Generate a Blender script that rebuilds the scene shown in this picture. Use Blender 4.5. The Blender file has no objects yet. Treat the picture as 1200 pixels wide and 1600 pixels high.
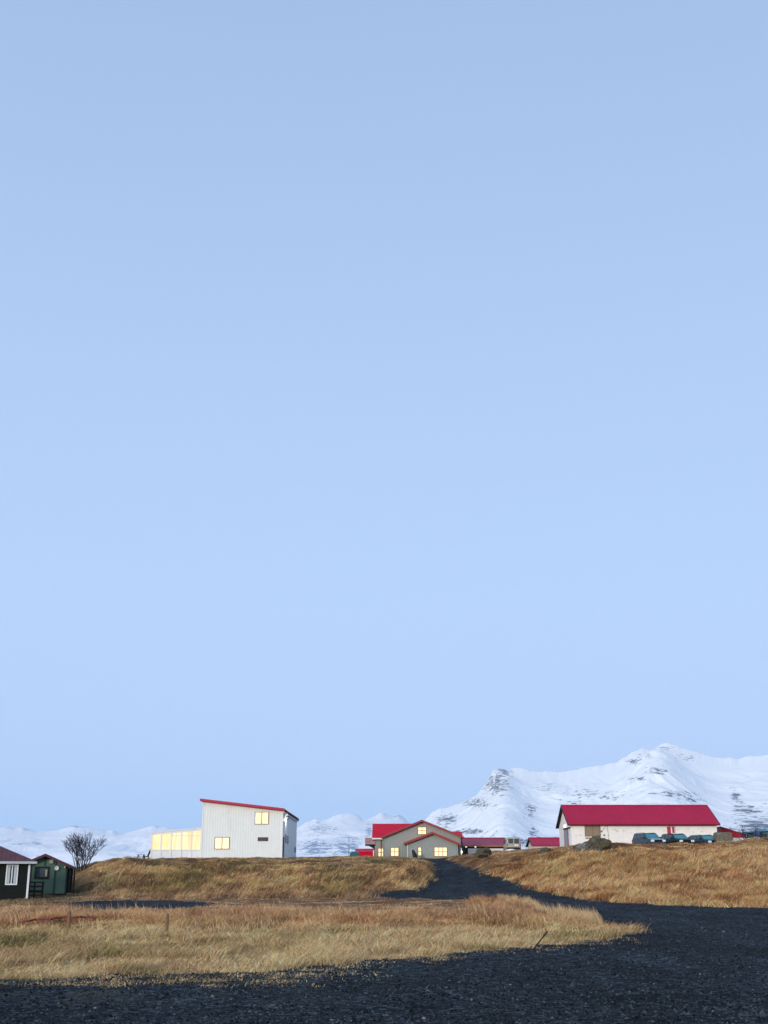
import bpy, math, random
import numpy as np
from mathutils import Vector, Matrix
random.seed(7); RNG = np.random.default_rng(7)
SC = bpy.context.scene
COL = SC.collection
# ------------------------------------------------------------------ camera
F = 1850.0; PITCH = math.radians(17.07); EYE = 1.6
cam_d = bpy.data.cameras.new("camera"); cam = bpy.data.objects.new("camera", cam_d); COL.objects.link(cam)
cam.location = (0, 0, EYE); cam.rotation_euler = (math.radians(90) + PITCH, 0, 0)
cam_d.sensor_fit = 'VERTICAL'; cam_d.sensor_height = 36; cam_d.sensor_width = 27
cam_d.lens = 36 * F / 1600; cam_d.clip_start = 0.1; cam_d.clip_end = 40000
SC.camera = cam
# ------------------------------------------------------------------ sky and sun
SUN_EL = math.radians(10); SUN_AZ = math.radians(208)      # azimuth clockwise from +Y: behind and to the left
w = bpy.data.worlds.new("World"); SC.world = w; w.use_nodes = True
nt = w.node_tree; nt.nodes.clear(); N = nt.nodes.new; L = nt.links.new
out = N('ShaderNodeOutputWorld'); bg = N('ShaderNodeBackground'); sky = N('ShaderNodeTexSky')
sky.sky_type = 'NISHITA'; sky.sun_disc = False; sky.sun_elevation = SUN_EL; sky.sun_rotation = SUN_AZ
sky.altitude = 50; sky.air_density = 1.0; sky.dust_density = 1.0; sky.ozone_density = 1.5
tc = N('ShaderNodeTexCoord'); sx = N('ShaderNodeSeparateXYZ'); L(tc.outputs['Generated'], sx.inputs[0])
nz = N('ShaderNodeTexNoise'); nz.inputs['Scale'].default_value = 1.6; nz.inputs['Detail'].default_value = 3
mp = N('ShaderNodeMapping'); mp.inputs['Scale'].default_value = (1, 1, 4); L(tc.outputs['Generated'], mp.inputs[0]); L(mp.outputs[0], nz.inputs['Vector'])
ma = N('ShaderNodeMath'); ma.operation = 'MULTIPLY_ADD'; ma.inputs[1].default_value = 0.07; L(nz.outputs[0], ma.inputs[0]); L(sx.outputs[2], ma.inputs[2])
ramp = N('ShaderNodeValToRGB'); L(ma.outputs[0], ramp.inputs[0])
e = ramp.color_ramp.elements
stops = [(0.0, (.42, .66, 1.06)), (0.08, (.43, .67, 1.10)), (0.14, (.51, .70, 1.10)), (0.26, (.52, .72, 1.08)), (0.42, (.49, .68, 1.03)),
         (0.56, (.45, .63, .97)), (0.68, (.41, .58, .90)), (1.0, (.26, .42, .70))]
while len(e) < len(stops): e.new(0.5)
for i, (p, c) in enumerate(stops): e[i].position = p; e[i].color = (*c, 1)
mix = N('ShaderNodeMix'); mix.data_type = 'RGBA'; mix.inputs[0].default_value = 0.88
sc_ = N('ShaderNodeVectorMath'); sc_.operation = 'SCALE'; sc_.inputs['Scale'].default_value = 1.0
L(sky.outputs[0], mix.inputs[6])
SKY_STRENGTH = 0.12
g = N('ShaderNodeVectorMath'); g.operation = 'SCALE'; g.inputs['Scale'].default_value = 1.0 / SKY_STRENGTH
# the afterglow: the sky behind the photographer, over the sun, is paler and brighter
dv = N('ShaderNodeVectorMath'); dv.operation = 'DOT_PRODUCT'; L(tc.outputs['Generated'], dv.inputs[0]); dv.inputs[1].default_value = (math.sin(SUN_AZ), math.cos(SUN_AZ), 0.0)
mr = N('ShaderNodeMapRange'); mr.interpolation_type = 'SMOOTHSTEP'; L(dv.outputs['Value'], mr.inputs[0]); mr.inputs[1].default_value = .1; mr.inputs[2].default_value = 1.0
gl = N('ShaderNodeVectorMath'); gl.operation = 'SCALE'; gl.inputs[0].default_value = (.72, .62, .52); L(mr.outputs[0], gl.inputs['Scale'])
ad = N('ShaderNodeVectorMath'); ad.operation = 'ADD'; L(ramp.outputs[0], ad.inputs[0]); L(gl.outputs[0], ad.inputs[1])
L(ad.outputs[0], g.inputs[0]); L(g.outputs[0], mix.inputs[7])
L(mix.outputs[2], bg.inputs[0]); bg.inputs[1].default_value = SKY_STRENGTH; L(bg.outputs[0], out.inputs[0])
sd = bpy.data.lights.new("sun", 'SUN'); sun = bpy.data.objects.new("sun", sd); COL.objects.link(sun)
sd.energy = 2.15; sd.angle = math.radians(9); sd.color = (1.0, 0.88, 0.74)
d = Vector((math.sin(SUN_AZ) * math.cos(SUN_EL), math.cos(SUN_AZ) * math.cos(SUN_EL), math.sin(SUN_EL)))
sun.rotation_euler = d.to_track_quat('Z', 'Y').to_euler()
SC.view_settings.view_transform = 'Standard'; SC.view_settings.look = 'None'
SC.view_settings.exposure = 0.0; SC.view_settings.gamma = 1.0
# ------------------------------------------------------------------ picture geometry helpers
CP, SP = math.cos(PITCH), math.sin(PITCH)
def P(u, v, Y):
    xc = (u - 600) / F; yc = (800 - v) / F; t = Y / (CP - yc * SP)
    return (t * xc, Y, EYE + t * (SP + yc * CP))
def Zv(v, Y): return P(600, v, Y)[2]
class Plane:
    """a vertical plane at the thing's origin, turned by th; loc() turns a photo point into local x, z"""
    def __init__(s, o, th=0.0):
        s.o = Vector(o); s.th = th; s.ex = Vector((math.cos(th), math.sin(th), 0)); s.ey = Vector((-math.sin(th), math.cos(th), 0))
    def loc(s, u, v, yl=0.0):
        xc = (u - 600) / F; yc = (800 - v) / F
        dr = Vector((xc, CP - yc * SP, SP + yc * CP)); c = Vector((0, 0, EYE)) - s.o
        t = (yl - c.dot(s.ey)) / dr.dot(s.ey); q = c + dr * t
        return q.dot(s.ex), q.z
# ------------------------------------------------------------------ noise
def vnoise(x, y, seed=0):
    x = np.asarray(x, float); y = np.asarray(y, float)
    xi = np.floor(x).astype(np.int64); yi = np.floor(y).astype(np.int64); xf = x - xi; yf = y - yi
    def h(a, b):
        n = (a * 374761393 + b * 668265263 + seed * 1274126177) & 0xFFFFFFFF
        n = ((n ^ (n >> 13)) * 1274126177) & 0xFFFFFFFF
        return ((n ^ (n >> 16)) & 0xFFFF) / 65535.0
    sxx = xf * xf * (3 - 2 * xf); syy = yf * yf * (3 - 2 * yf)
    a = h(xi, yi); b = h(xi + 1, yi); c = h(xi, yi + 1); dd = h(xi + 1, yi + 1)
    return (a + (b - a) * sxx) * (1 - syy) + (c + (dd - c) * sxx) * syy
def fbm(x, y, o=4, seed=0):
    s = 0; a = .5; tot = 0
    for i in range(o):
        s = s + a * vnoise(x * 2 ** i + 17.3 * i, y * 2 ** i - 9.1 * i, seed + i); tot += a; a *= .5
    return s / tot
def ridged(x, y, o=4, seed=0):
    s = 0; a = .5; tot = 0
    for i in range(o):
        s = s + a * (1 - np.abs(2 * vnoise(x * 2 ** i + 5.7 * i, y * 2 ** i + 3.1 * i, seed + i) - 1)); tot += a; a *= .5
    return s / tot
# ------------------------------------------------------------------ terrain
# profile per photo column: (distance, photo row) of the ground surface
def pr(*a): return [(y, (0.0 if r is None else Zv(r, y))) for y, r in a]
far = lambda z, y0=210: [(y0, z), (300, z * .6), (420, 0.0), (900, -2.0), (14000, -2.0)]
COLS = [
 (-900, pr((3, None), (80, None)) + [(120, 1.5)] + far(1.5)),
 (-60, pr((3, None), (62, None), (83, 1408), (95, 1398)) + [(106, 0.9), (116, 2.0)] + far(2.4)),
 (60, pr((3, None), (62, None), (83, 1408), (94, 1397)) + [(106, 1.0), (116, 2.0)] + far(2.4)),
 (118, pr((3, None), (62, None), (83, 1407), (92, 1398), (98, 1388), (106, 1372), (116, 1361)) + [(125, 2.3)] + far(2.6)),
 (150, pr((3, None), (62, None), (83, 1406), (90, 1399), (97, 1382), (105, 1362), (114, 1349)) + [(125, 2.9)] + far(3.0)),
 (185, pr((3, None), (62, None), (83, 1406), (89, 1400), (97, 1377), (105, 1353), (112, 1343.5)) + [(125, 3.2)] + far(3.2)),
 (330, pr((3, None), (62, None), (82, 1407), (90, 1400), (97, 1380), (106, 1357), (114, 1343.5)) + [(122, 3.2)] + far(3.3)),
 (480, pr((3, None), (62, None), (82, 1407), (90, 1400), (97, 1383), (106, 1360), (116, 1342.5)) + [(128, 3.35)] + far(3.8)),
 (560, pr((3, None), (62, None), (82, 1407), (90, 1400), (97, 1383), (105, 1362), (116, 1343), (130, 1338)) + [(165, 3.8)] + far(3.8)),
 (640, pr((3, None), (62, None), (82, 1407), (90, 1399), (96, 1385), (102, 1361), (108, 1350), (130, 1341)) + [(165, 3.83)] + far(3.8)),
 (662, pr((3, None), (62, None), (82, 1406), (92, 1397), (99, 1385), (104, 1364), (110, 1352), (135, 1344)) + [(165, 3.83)] + far(3.8)),
 (682, pr((3, None), (62, None), (82, 1406), (92, 1396), (104, 1378), (118, 1364), (132, 1352), (145, 1345)) + [(165, 3.80)] + far(3.8)),
 (720, pr((3, None), (62, None), (80, 1406), (92, 1394), (104, 1378), (118, 1361), (130, 1346), (140, 1337)) + [(165, 4.1)] + far(4.0)),
 (770, pr((3, None), (62, None), (78, 1407), (90, 1391), (100, 1373), (112, 1352), (122, 1337), (132, 1331)) + [(150, 4.3)] + far(4.2)),
 (850, pr((3, None), (60, None), (74, 1408), (84, 1391), (96, 1365), (108, 1342), (118, 1327.5), (124, 1325)) + [(138, 4.35)] + far(4.3)),
 (930, pr((3, None), (60, None), (70, 1411), (80, 1393), (92, 1361), (105, 1335), (114, 1323), (121, 1319)) + [(129, 4.2), (138, 4.2)] + far(4.2)),
 (1060, pr((3, None), (60, None), (67, 1415), (77, 1393), (90, 1359), (103, 1333), (113, 1321), (119, 1319.2)) + [(126, 4.15), (138, 4.15)] + far(4.2)),
 (1200, pr((3, None), (58, None), (65, 1418), (76, 1391), (90, 1353), (102, 1328), (112, 1315), (118, 1312.5)) + [(126, 4.3), (138, 4.3)] + far(4.4)),
 (1400, pr((3, None), (55, None), (65, 1416), (76, 1387), (90, 1348), (102, 1322), (112, 1309), (119, 1306)) + [(138, 5.2)] + far(4.9)),
 (2600, pr((3, None), (55, None)) + [(70, 1.0), (110, 5.0), (140, 5.6)] + far(5.2)),
]
_yl = np.concatenate([np.linspace(0, 230, 461), np.linspace(240, 1000, 77), [14000]])
_ul = np.array([c[0] for c in COLS], float)
_tab = []
for _, prof in COLS:
    ys = np.array([a[0] for a in prof]); zs = np.array([a[1] for a in prof])
    z = np.interp(_yl, ys, zs)
    k = np.exp(-0.5 * (np.arange(-10, 11) / 4.0) ** 2); k /= k.sum()
    m = 461; zz = np.convolve(np.pad(z[:m], 10, mode='edge'), k, 'valid'); z[:m] = zz
    _tab.append(z)
_tab = np.array(_tab)
def zbase(x, y):
    x = np.asarray(x, float); y = np.asarray(y, float)
    yy = np.maximum(y, 3.0)
    u = np.clip(600 + F * x / (yy * CP), -900, 2600)
    ci = np.clip(np.searchsorted(_ul, u) - 1, 0, len(_ul) - 2)
    t = np.clip((u - _ul[ci]) / (_ul[ci + 1] - _ul[ci]), 0, 1); t = t * t * (3 - 2 * t) * .5 + t * .5
    yi = np.clip(np.searchsorted(_yl, yy) - 1, 0, len(_yl) - 2)
    ty = np.clip((yy - _yl[yi]) / (_yl[yi + 1] - _yl[yi]), 0, 1)
    f = lambda c: _tab[c, yi] * (1 - ty) + _tab[c, yi + 1] * ty
    return f(ci) * (1 - t) + f(ci + 1) * t
def ground_hit(u, v):
    xc = (u - 600) / F; yc = (800 - v) / F
    Y = np.linspace(5, 170, 3301); t = Y / (CP - yc * SP)
    x = t * xc; zr = EYE + t * (SP + yc * CP); zg = zbase(x, Y)
    i = np.argmax(zg >= zr) if np.any(zg >= zr) else len(Y) - 1
    return (x[i], Y[i])
def poly(pts):
    o = []
    for k in range(len(pts)):
        a, b = pts[k], pts[(k + 1) % len(pts)]
        n = max(1, int(math.hypot(b[0] - a[0], b[1] - a[1]) / 30))
        for j in range(n): o.append((a[0] + (b[0] - a[0]) * j / n, a[1] + (b[1] - a[1]) * j / n))
    return np.array([ground_hit(*p) for p in o])
def inside(px, py, pg):
    r = np.zeros(px.shape, bool); n = len(pg); j = n - 1
    for i in range(n):
        xi, yi = pg[i]; xj, yj = pg[j]
        c = ((yi > py) != (yj > py))
        with np.errstate(divide='ignore', invalid='ignore'):
            r ^= c & (px < (xj - xi) * (py - yi) / (yj - yi + 1e-12) + xi)
        j = i
    return r
# the island of dry grass between yard and road, the hill edge and the bank: outlines read off the ground
ROAD_R = [(1700, 1421), (1200, 1420), (1120, 1418), (1030, 1415), (930, 1408), (860, 1396), (812, 1384), (790, 1372), (757, 1364), (738, 1356), (715, 1349), (697, 1345.6)]
ROAD_L = [(672, 1346.5), (678, 1353), (676, 1366), (664, 1380), (644, 1391), (605, 1394.5), (575, 1394.5), (566, 1402), (620, 1404.5), (700, 1405.5), (765, 1408), (820, 1415), (840, 1426), (885, 1435), (920, 1441), (965, 1450),
          (985, 1457), (960, 1464), (935, 1470), (890, 1477), (800, 1485), (700, 1494), (600, 1503), (500, 1512), (400, 1519), (300, 1523), (200, 1526), (100, 1530), (0, 1533), (-300, 1545)]
_up = poly(ROAD_R + ROAD_L)[:]
ra = [ground_hit(*p) for p in ROAD_R]; rb = [ground_hit(*p) for p in ROAD_L]
def dens(pts):
    o = []
    for a, b in zip(pts[:-1], pts[1:]):
        for j in range(6):
            o.append((a[0] + (b[0] - a[0]) * j / 6, a[1] + (b[1] - a[1]) * j / 6))
    o.append(pts[-1]); return o
top = (ra[-1], (ra[-1][0] + .2, 160), (rb[0][0] - .2, 160), rb[0])
YARD = np.array([(120, 30), (90, ra[0][1])] + dens(ra) + [(ra[-1][0] + 1.5, 158), (rb[0][0] - 4.5, 158)] + dens(rb) + [(-60, 17), (-60, -60), (120, -60)])
PATCH = np.array([ground_hit(*p) for p in [(60, 1421), (95, 1413), (130, 1408), (200, 1407), (270, 1407.5), (325, 1411), (330, 1418), (290, 1420), (220, 1423), (150, 1426), (100, 1427)]])
def gravel_mask(x, y):
    s = 0.018 * np.clip(y, 10, 32)
    nx = x + (fbm(x * .9, y * .9, 4, 11) - .5) * s * 2.4; ny = y + (fbm(x * .8 + 40, y * .8, 4, 12) - .5) * s * 3.6
    return inside(nx, ny, YARD), inside(nx, ny, PATCH)
def zground(x, y):
    x = np.asarray(x, float); y = np.asarray(y, float)
    z = zbase(x, y)
    a, b = gravel_mask(x, y); g = (a | b).astype(float)
    r = np.clip((y - 18) / 20, 0, 1) * np.clip((260 - y) / 60, 0, 1)
    hum = (fbm(x * .55, y * .35, 4, 3) - .5) * .38 * r * (1 - g)
    mound = np.clip((y - 86) / 10, 0, 1) * np.clip((122 - y) / 10, 0, 1)
    hum = hum + (fbm(x * .40, y * .34, 4, 5) - .5) * 1.1 * mound * (1 - g)
    z = z + hum + (fbm(x * 1.6, y * 1.6, 3, 8) - .5) * .035 * g + (fbm(x * .3, y * .12, 3, 9) - .5) * .12 * g + (ridged(x * .35 + y * .1, y * 1.1 - x * .18, 3, 77) - .6) * .05 * g
    return z
def tag(o, label=None, cat=None, group=None, kind=None):
    if label: o['label'] = label
    if cat: o['category'] = cat
    if group: o['group'] = group
    if kind: o['kind'] = kind
    return o
def mesh_np(name, V, faces_loops, counts, mats, smooth=True):
    me = bpy.data.meshes.new(name)
    me.vertices.add(len(V)); me.vertices.foreach_set('co', np.asarray(V, np.float32).ravel())
    me.loops.add(len(faces_loops)); me.loops.foreach_set('vertex_index', np.asarray(faces_loops, np.int32))
    me.polygons.add(len(counts)); st = np.concatenate([[0], np.cumsum(counts)[:-1]]).astype(np.int32)
    me.polygons.foreach_set('loop_start', st)
    me.polygons.foreach_set('use_smooth', np.full(len(counts), smooth))
    for m in mats: me.materials.append(m)
    me.update(calc_edges=True)
    o = bpy.data.objects.new(name, me); COL.objects.link(o); return o
def add_col(o, name, C4):
    at = o.data.color_attributes.new(name, 'FLOAT_COLOR', 'POINT'); at.data.foreach_set('color', np.asarray(C4, np.float32).ravel())
# ------------------------------------------------------------------ materials
class NT:
    def __init__(s, name):
        s.m = bpy.data.materials.new(name); s.m.use_nodes = True; s.t = s.m.node_tree
        s.b = s.t.nodes['Principled BSDF']; s.out = s.t.nodes['Material Output']
        s.b.inputs['Specular IOR Level'].default_value = .25
    def n(s, ty, **kw):
        q = s.t.nodes.new(ty)
        for k, v in kw.items():
            if k[0] == '_': setattr(q, k[1:], v)
            else: q.inputs[k.replace('_', ' ')].default_value = v
        return q
    def l(s, a, b): s.t.links.new(a, b)
    def coords(s, scale=(1, 1, 1), rot=(0, 0, 0)):
        g = s.n('ShaderNodeTexCoord'); m = s.n('ShaderNodeMapping'); m.inputs['Scale'].default_value = scale; m.inputs['Rotation'].default_value = rot
        s.l(g.outputs['Object'], m.inputs[0]); return m.outputs[0]
    def noise(s, sc, det=4, rough=.6, vec=None, scale=(1, 1, 1)):
        q = s.n('ShaderNodeTexNoise', Scale=sc, Detail=det, Roughness=rough); s.l(vec or s.coords(scale), q.inputs['Vector']); return q.outputs[0]
    def ramp(s, fac, stops):
        r = s.n('ShaderNodeValToRGB'); s.l(fac, r.inputs[0]); e = r.color_ramp.elements
        while len(e) < len(stops): e.new(.5)
        for i, (p, c) in enumerate(stops): e[i].position = p; e[i].color = (*c, 1) if len(c) == 3 else c
        return r.outputs[0]
    def mix(s, f, a, b, mode='MIX'):
        q = s.n('ShaderNodeMix', _data_type='RGBA', _blend_type=mode)
        for v, i in ((f, 0), (a, 6), (b, 7)):
            if isinstance(v, (int, float)): q.inputs[i].default_value = v
            elif isinstance(v, tuple): q.inputs[i].default_value = (*v, 1)
            else: s.l(v, q.inputs[i])
        return q.outputs[2]
    def bump(s, h, st=.3, dist=.02):
        q = s.n('ShaderNodeBump', Strength=st, Distance=dist); s.l(h, q.inputs['Height']); s.l(q.outputs[0], s.b.inputs['Normal'])
def simple(name, c, rough=.7, var=.15, sc=3.0, bump=0.0, metal=0.0, spec=None, scale=(1, 1, 1), dirt=None):
    m = NT(name); m.b.inputs['Roughness'].default_value = rough; m.b.inputs['Metallic'].default_value = metal
    if spec is not None: m.b.inputs['Specular IOR Level'].default_value = spec
    f = m.noise(sc, 5, .65, scale=scale)
    lo = tuple(max(0, x * (1 - var)) for x in c); hi = tuple(min(1, x * (1 + var)) for x in c)
    col = m.ramp(f, [(.3, lo), (.7, hi)])
    if dirt:
        f2 = m.noise(dirt[1], 6, .7, scale=dirt[3] if len(dirt) > 3 else (1, 1, 1)); k = m.ramp(f2, [(dirt[2], (0, 0, 0)), (dirt[2] + .12, (1, 1, 1))])
        col = m.mix(k, col, dirt[0])
    m.l(col, m.b.inputs['Base Color'])
    if bump: m.bump(f, bump)
    return m.m
def ribbed(m, period, st=.5):
    t = m.node_tree; g = t.nodes.new('ShaderNodeTexCoord'); wv = t.nodes.new('ShaderNodeTexWave'); wv.wave_type = 'BANDS'; wv.bands_direction = 'X'
    wv.inputs['Scale'].default_value = .314 / period; wv.inputs['Distortion'].default_value = .15; t.links.new(g.outputs['Object'], wv.inputs['Vector'])
    b = t.nodes.new('ShaderNodeBump'); b.inputs['Strength'].default_value = st; b.inputs['Distance'].default_value = .04
    t.links.new(wv.outputs[0], b.inputs['Height']); t.links.new(b.outputs[0], t.nodes['Principled BSDF'].inputs['Normal']); return m
def emissive(name, c, st, c2=None, sc=1.0, glass=True):
    m = NT(name); m.b.inputs['Base Color'].default_value = (*[x * .5 for x in c], 1); m.b.inputs['Roughness'].default_value = .25
    f = m.noise(sc, 3, .5, scale=(1, 1, .35)); col = m.ramp(f, [(.35, c2 or tuple(x * .8 for x in c)), (.62, c)])
    m.l(col, m.b.inputs['Emission Color']); m.b.inputs['Emission Strength'].default_value = st
    return m.m
M = {}
M['white_clad'] = simple('white_cladding', (.72, .77, .755), .45, .04, 1.2, dirt=((.60, .62, .60), .5, .62, (1, 1, .3)))
M['side_clad'] = simple('side_cladding', (.70, .77, .78), .45, .04, 1.2)
M['grey_clad'] = simple('grey_cladding', (.27, .305, .29), .55, .06, 1.5)
M['trim_white'] = simple('white_trim', (.75, .77, .78), .5, .05)
M['red_roof'] = simple('red_painted_roof', (.58, .004, .028), .5, .12, .8, dirt=((.42, .01, .04), 1.3, .62), spec=.1)
M['red_trim'] = simple('red_trim', (.42, .03, .06), .45, .1)
M['brick_trim'] = simple('dull_red_trim', (.29, .05, .045), .5, .12)
M['plum_roof'] = simple('plum_roof', (.30, .03, .065), .5, .15, 1.0)
M['barn_roof'] = simple('crimson_roof', (.43, .010, .052), .5, .10, .5, dirt=((.33, .02, .06), .9, .60, (1, 1, 2)), spec=.12)
M['brown_roof'] = simple('maroon_cabin_roof', (.10, .03, .035), .5, .2, 1.5)
M['dark_green'] = simple('dark_green_boards', (.004, .007, .006), .7, .2, 2)
M['green'] = simple('green_boards', (.085, .155, .115), .6, .15, 1.5)
M['green_trim'] = simple('dark_corner_trim', (.02, .04, .032), .6, .15)
M['dark'] = simple('near_black', (.01, .011, .013), .5, .2)
M['dark_wood'] = simple('dark_wood', (.022, .018, .016), .8, .3, 4)
M['wood'] = simple('weathered_wood', (.22, .16, .10), .8, .25, 5)
M['maroon_frame'] = simple('dark_maroon_frame', (.13, .03, .035), .5)
M['win_wood'] = simple('varnished_window_wood', (.33, .17, .09), .6, .15, 4)
M['balcony'] = simple('brown_balcony_boards', (.30, .085, .04), .7, .3, 1.5, scale=(3, 3, .2))
M['plaster'] = simple('weathered_plaster', (.83, .82, .775), .9, .05, 1.0, .4, dirt=((.50, .48, .43), 1.1, .56, (1, 1, 1.6)))
M['plaster2'] = simple('white_render', (.66, .66, .64), .9, .05, 1.0)
M['board'] = simple('tan_boards', (.27, .205, .14), .8, .18, 1.2, scale=(8, 1, .6))
M['glass'] = simple('dark_window_glass', (.02, .045, .055), .06, .1, spec=.6)
M['teal_glass'] = simple('car_glass', (.04, .22, .25), .08, .25, 1.0, spec=.8)
M['tyre'] = simple('tyre_rubber', (.012, .012, .013), .85, .1)
M['rim'] = simple('steel_rim', (.35, .36, .37), .35, .1, metal=.6)
M['lens'] = simple('headlight_lens', (.75, .8, .85), .15, .05, spec=.8)
M['tail'] = simple('tail_light_lens', (.35, .02, .02), .2, .05)
M['plate'] = simple('number_plate', (.75, .75, .73), .4, .05)
M['win_lit'] = emissive('lit_window_pane', (1.0, .90, .55), 0.92, (.93, .74, .36), 2.5)
M['win_white'] = emissive('lit_curtained_pane', (1.0, .90, .58), 0.88, (.96, .78, .42), 1.6)
M['sunroom_lit'] = emissive('lit_sunroom_pane', (.93, .75, .43), 0.86, (.90, .66, .30), 2.2)
M['sunroom_drape'] = emissive('lit_drapes_behind_pane', (.98, .82, .50), .86, (.78, .54, .24), 1.0)
for n_ in M['sunroom_drape'].node_tree.nodes:
    if n_.type == 'MAPPING': n_.inputs['Scale'].default_value = (5, 1, .25)
M['lamp'] = emissive('lamp_glow', (1.0, .86, .62), 3.0)
M['lampw'] = emissive('lamp_glow_white', (1.0, .95, .85), 1.6)
M['teal'] = simple('teal_tarp', (.05, .22, .23), .5, .15, 3)
M['teal_wall'] = simple('teal_wall', (.07, .22, .25), .6, .1)
M['blue_roof'] = simple('blue_roof', (.10, .30, .42), .5, .1)
M['blue'] = simple('blue_plastic', (.03, .15, .45), .45, .1)
M['stone'] = simple('mossy_stone', (.15, .14, .105), .95, .35, 3, .8, dirt=((.05, .045, .035), 4, .58))
M['rock'] = simple('lichen_rock', (.10, .095, .08), .95, .5, 3.5, 1.0, dirt=((.075, .065, .028), 1.6, .44))
M['rock_pale'] = simple('grey_rock', (.19, .185, .175), .95, .4, 4, 1.0, dirt=((.045, .045, .035), 3.0, .48))
M['bark'] = simple('bare_bark', (.035, .036, .045), .9, .3, 8)
M['red_plastic'] = simple('red_plastic', (.20, .045, .045), .7, .15)
M['post'] = simple('fence_post_wood', (.19, .12, .065), .85, .3, 6, scale=(4, 4, .5))
M['snowpatch'] = simple('snow_patch', (.82, .84, .87), .9, .04)
M['steel'] = simple('galvanised_steel', (.25, .26, .27), .45, .1, metal=.4)
for k_, p_ in (('red_roof', .35), ('barn_roof', .55), ('plum_roof', .4), ('brown_roof', .3)): ribbed(M[k_], p_)
def gravel_mat():
    m = NT('black_gravel'); m.b.inputs['Roughness'].default_value = .85; m.b.inputs['Specular IOR Level'].default_value = .12
    v = m.n('ShaderNodeTexVoronoi', Scale=13.0); m.l(m.coords(), v.inputs['Vector'])
    v2 = m.n('ShaderNodeTexVoronoi', Scale=34.0); m.l(m.coords(), v2.inputs['Vector'])
    sx = m.n('ShaderNodeSeparateColor'); m.l(v.outputs['Color'], sx.inputs[0])
    col = m.ramp(sx.outputs[0], [(0, (.001, .002, .003)), (.45, (.005, .009, .012)), (.75, (.013, .020, .026)), (.95, (.055, .068, .078))])
    big = m.ramp(m.noise(.22, 5, .6), [(.35, (.5, .5, .52)), (.7, (1.6, 1.6, 1.65))])
    col = m.mix(1.0, col, big, 'MULTIPLY')
    tr_ = m.ramp(m.noise(.9, 4, .6, scale=(1, .13, 1)), [(.38, (.65, .65, .65)), (.64, (1.7, 1.7, 1.7))]); col = m.mix(1.0, col, tr_, 'MULTIPLY')
    g = m.ramp(m.noise(1.1, 7, .75, scale=(1, .55, 1)), [(.60, (0, 0, 0)), (.72, (.6, .6, .6))])
    col = m.mix(g, col, (.035, .034, .032))
    at = m.n('ShaderNodeAttribute', _attribute_name='edge'); col = m.mix(at.outputs['Fac'], col, (.11, .10, .06))
    m.l(col, m.b.inputs['Base Color'])
    h = m.n('ShaderNodeMath', _operation='ADD'); m.l(v.outputs['Distance'], h.inputs[0]); m.l(v2.outputs['Distance'], h.inputs[1])
    m.bump(h.outputs[0], .9, .03)
    return m.m
M['gravel'] = gravel_mat()
def soil_mat():
    m = NT('dry_turf'); m.b.inputs['Roughness'].default_value = .95; m.b.inputs['Specular IOR Level'].default_value = .1
    at = m.n('ShaderNodeAttribute', _attribute_name='tint')
    f = m.ramp(m.noise(3.0, 6, .7), [(.3, (.6, .6, .6)), (.7, (1.15, 1.15, 1.1))])
    col = m.mix(1.0, at.outputs['Color'], f, 'MULTIPLY'); m.l(col, m.b.inputs['Base Color'])
    m.bump(m.noise(9.0, 5, .7), .6, .06); return m.m
M['soil'] = soil_mat()
def grass_mat():
    m = NT('dry_grass_blades'); at = m.n('ShaderNodeAttribute', _attribute_name='tint')
    m.b.inputs['Roughness'].default_value = .75; m.b.inputs['Specular IOR Level'].default_value = .15
    m.l(at.outputs['Color'], m.b.inputs['Base Color'])
    tr = m.n('ShaderNodeBsdfTranslucent'); m.l(at.outputs['Color'], tr.inputs['Color'])
    mx = m.n('ShaderNodeMixShader'); mx.inputs[0].default_value = .22; m.l(m.b.outputs[0], mx.inputs[1]); m.l(tr.outputs[0], mx.inputs[2]); m.l(mx.outputs[0], m.out.inputs[0])
    return m.m
M['grass'] = grass_mat()
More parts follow.
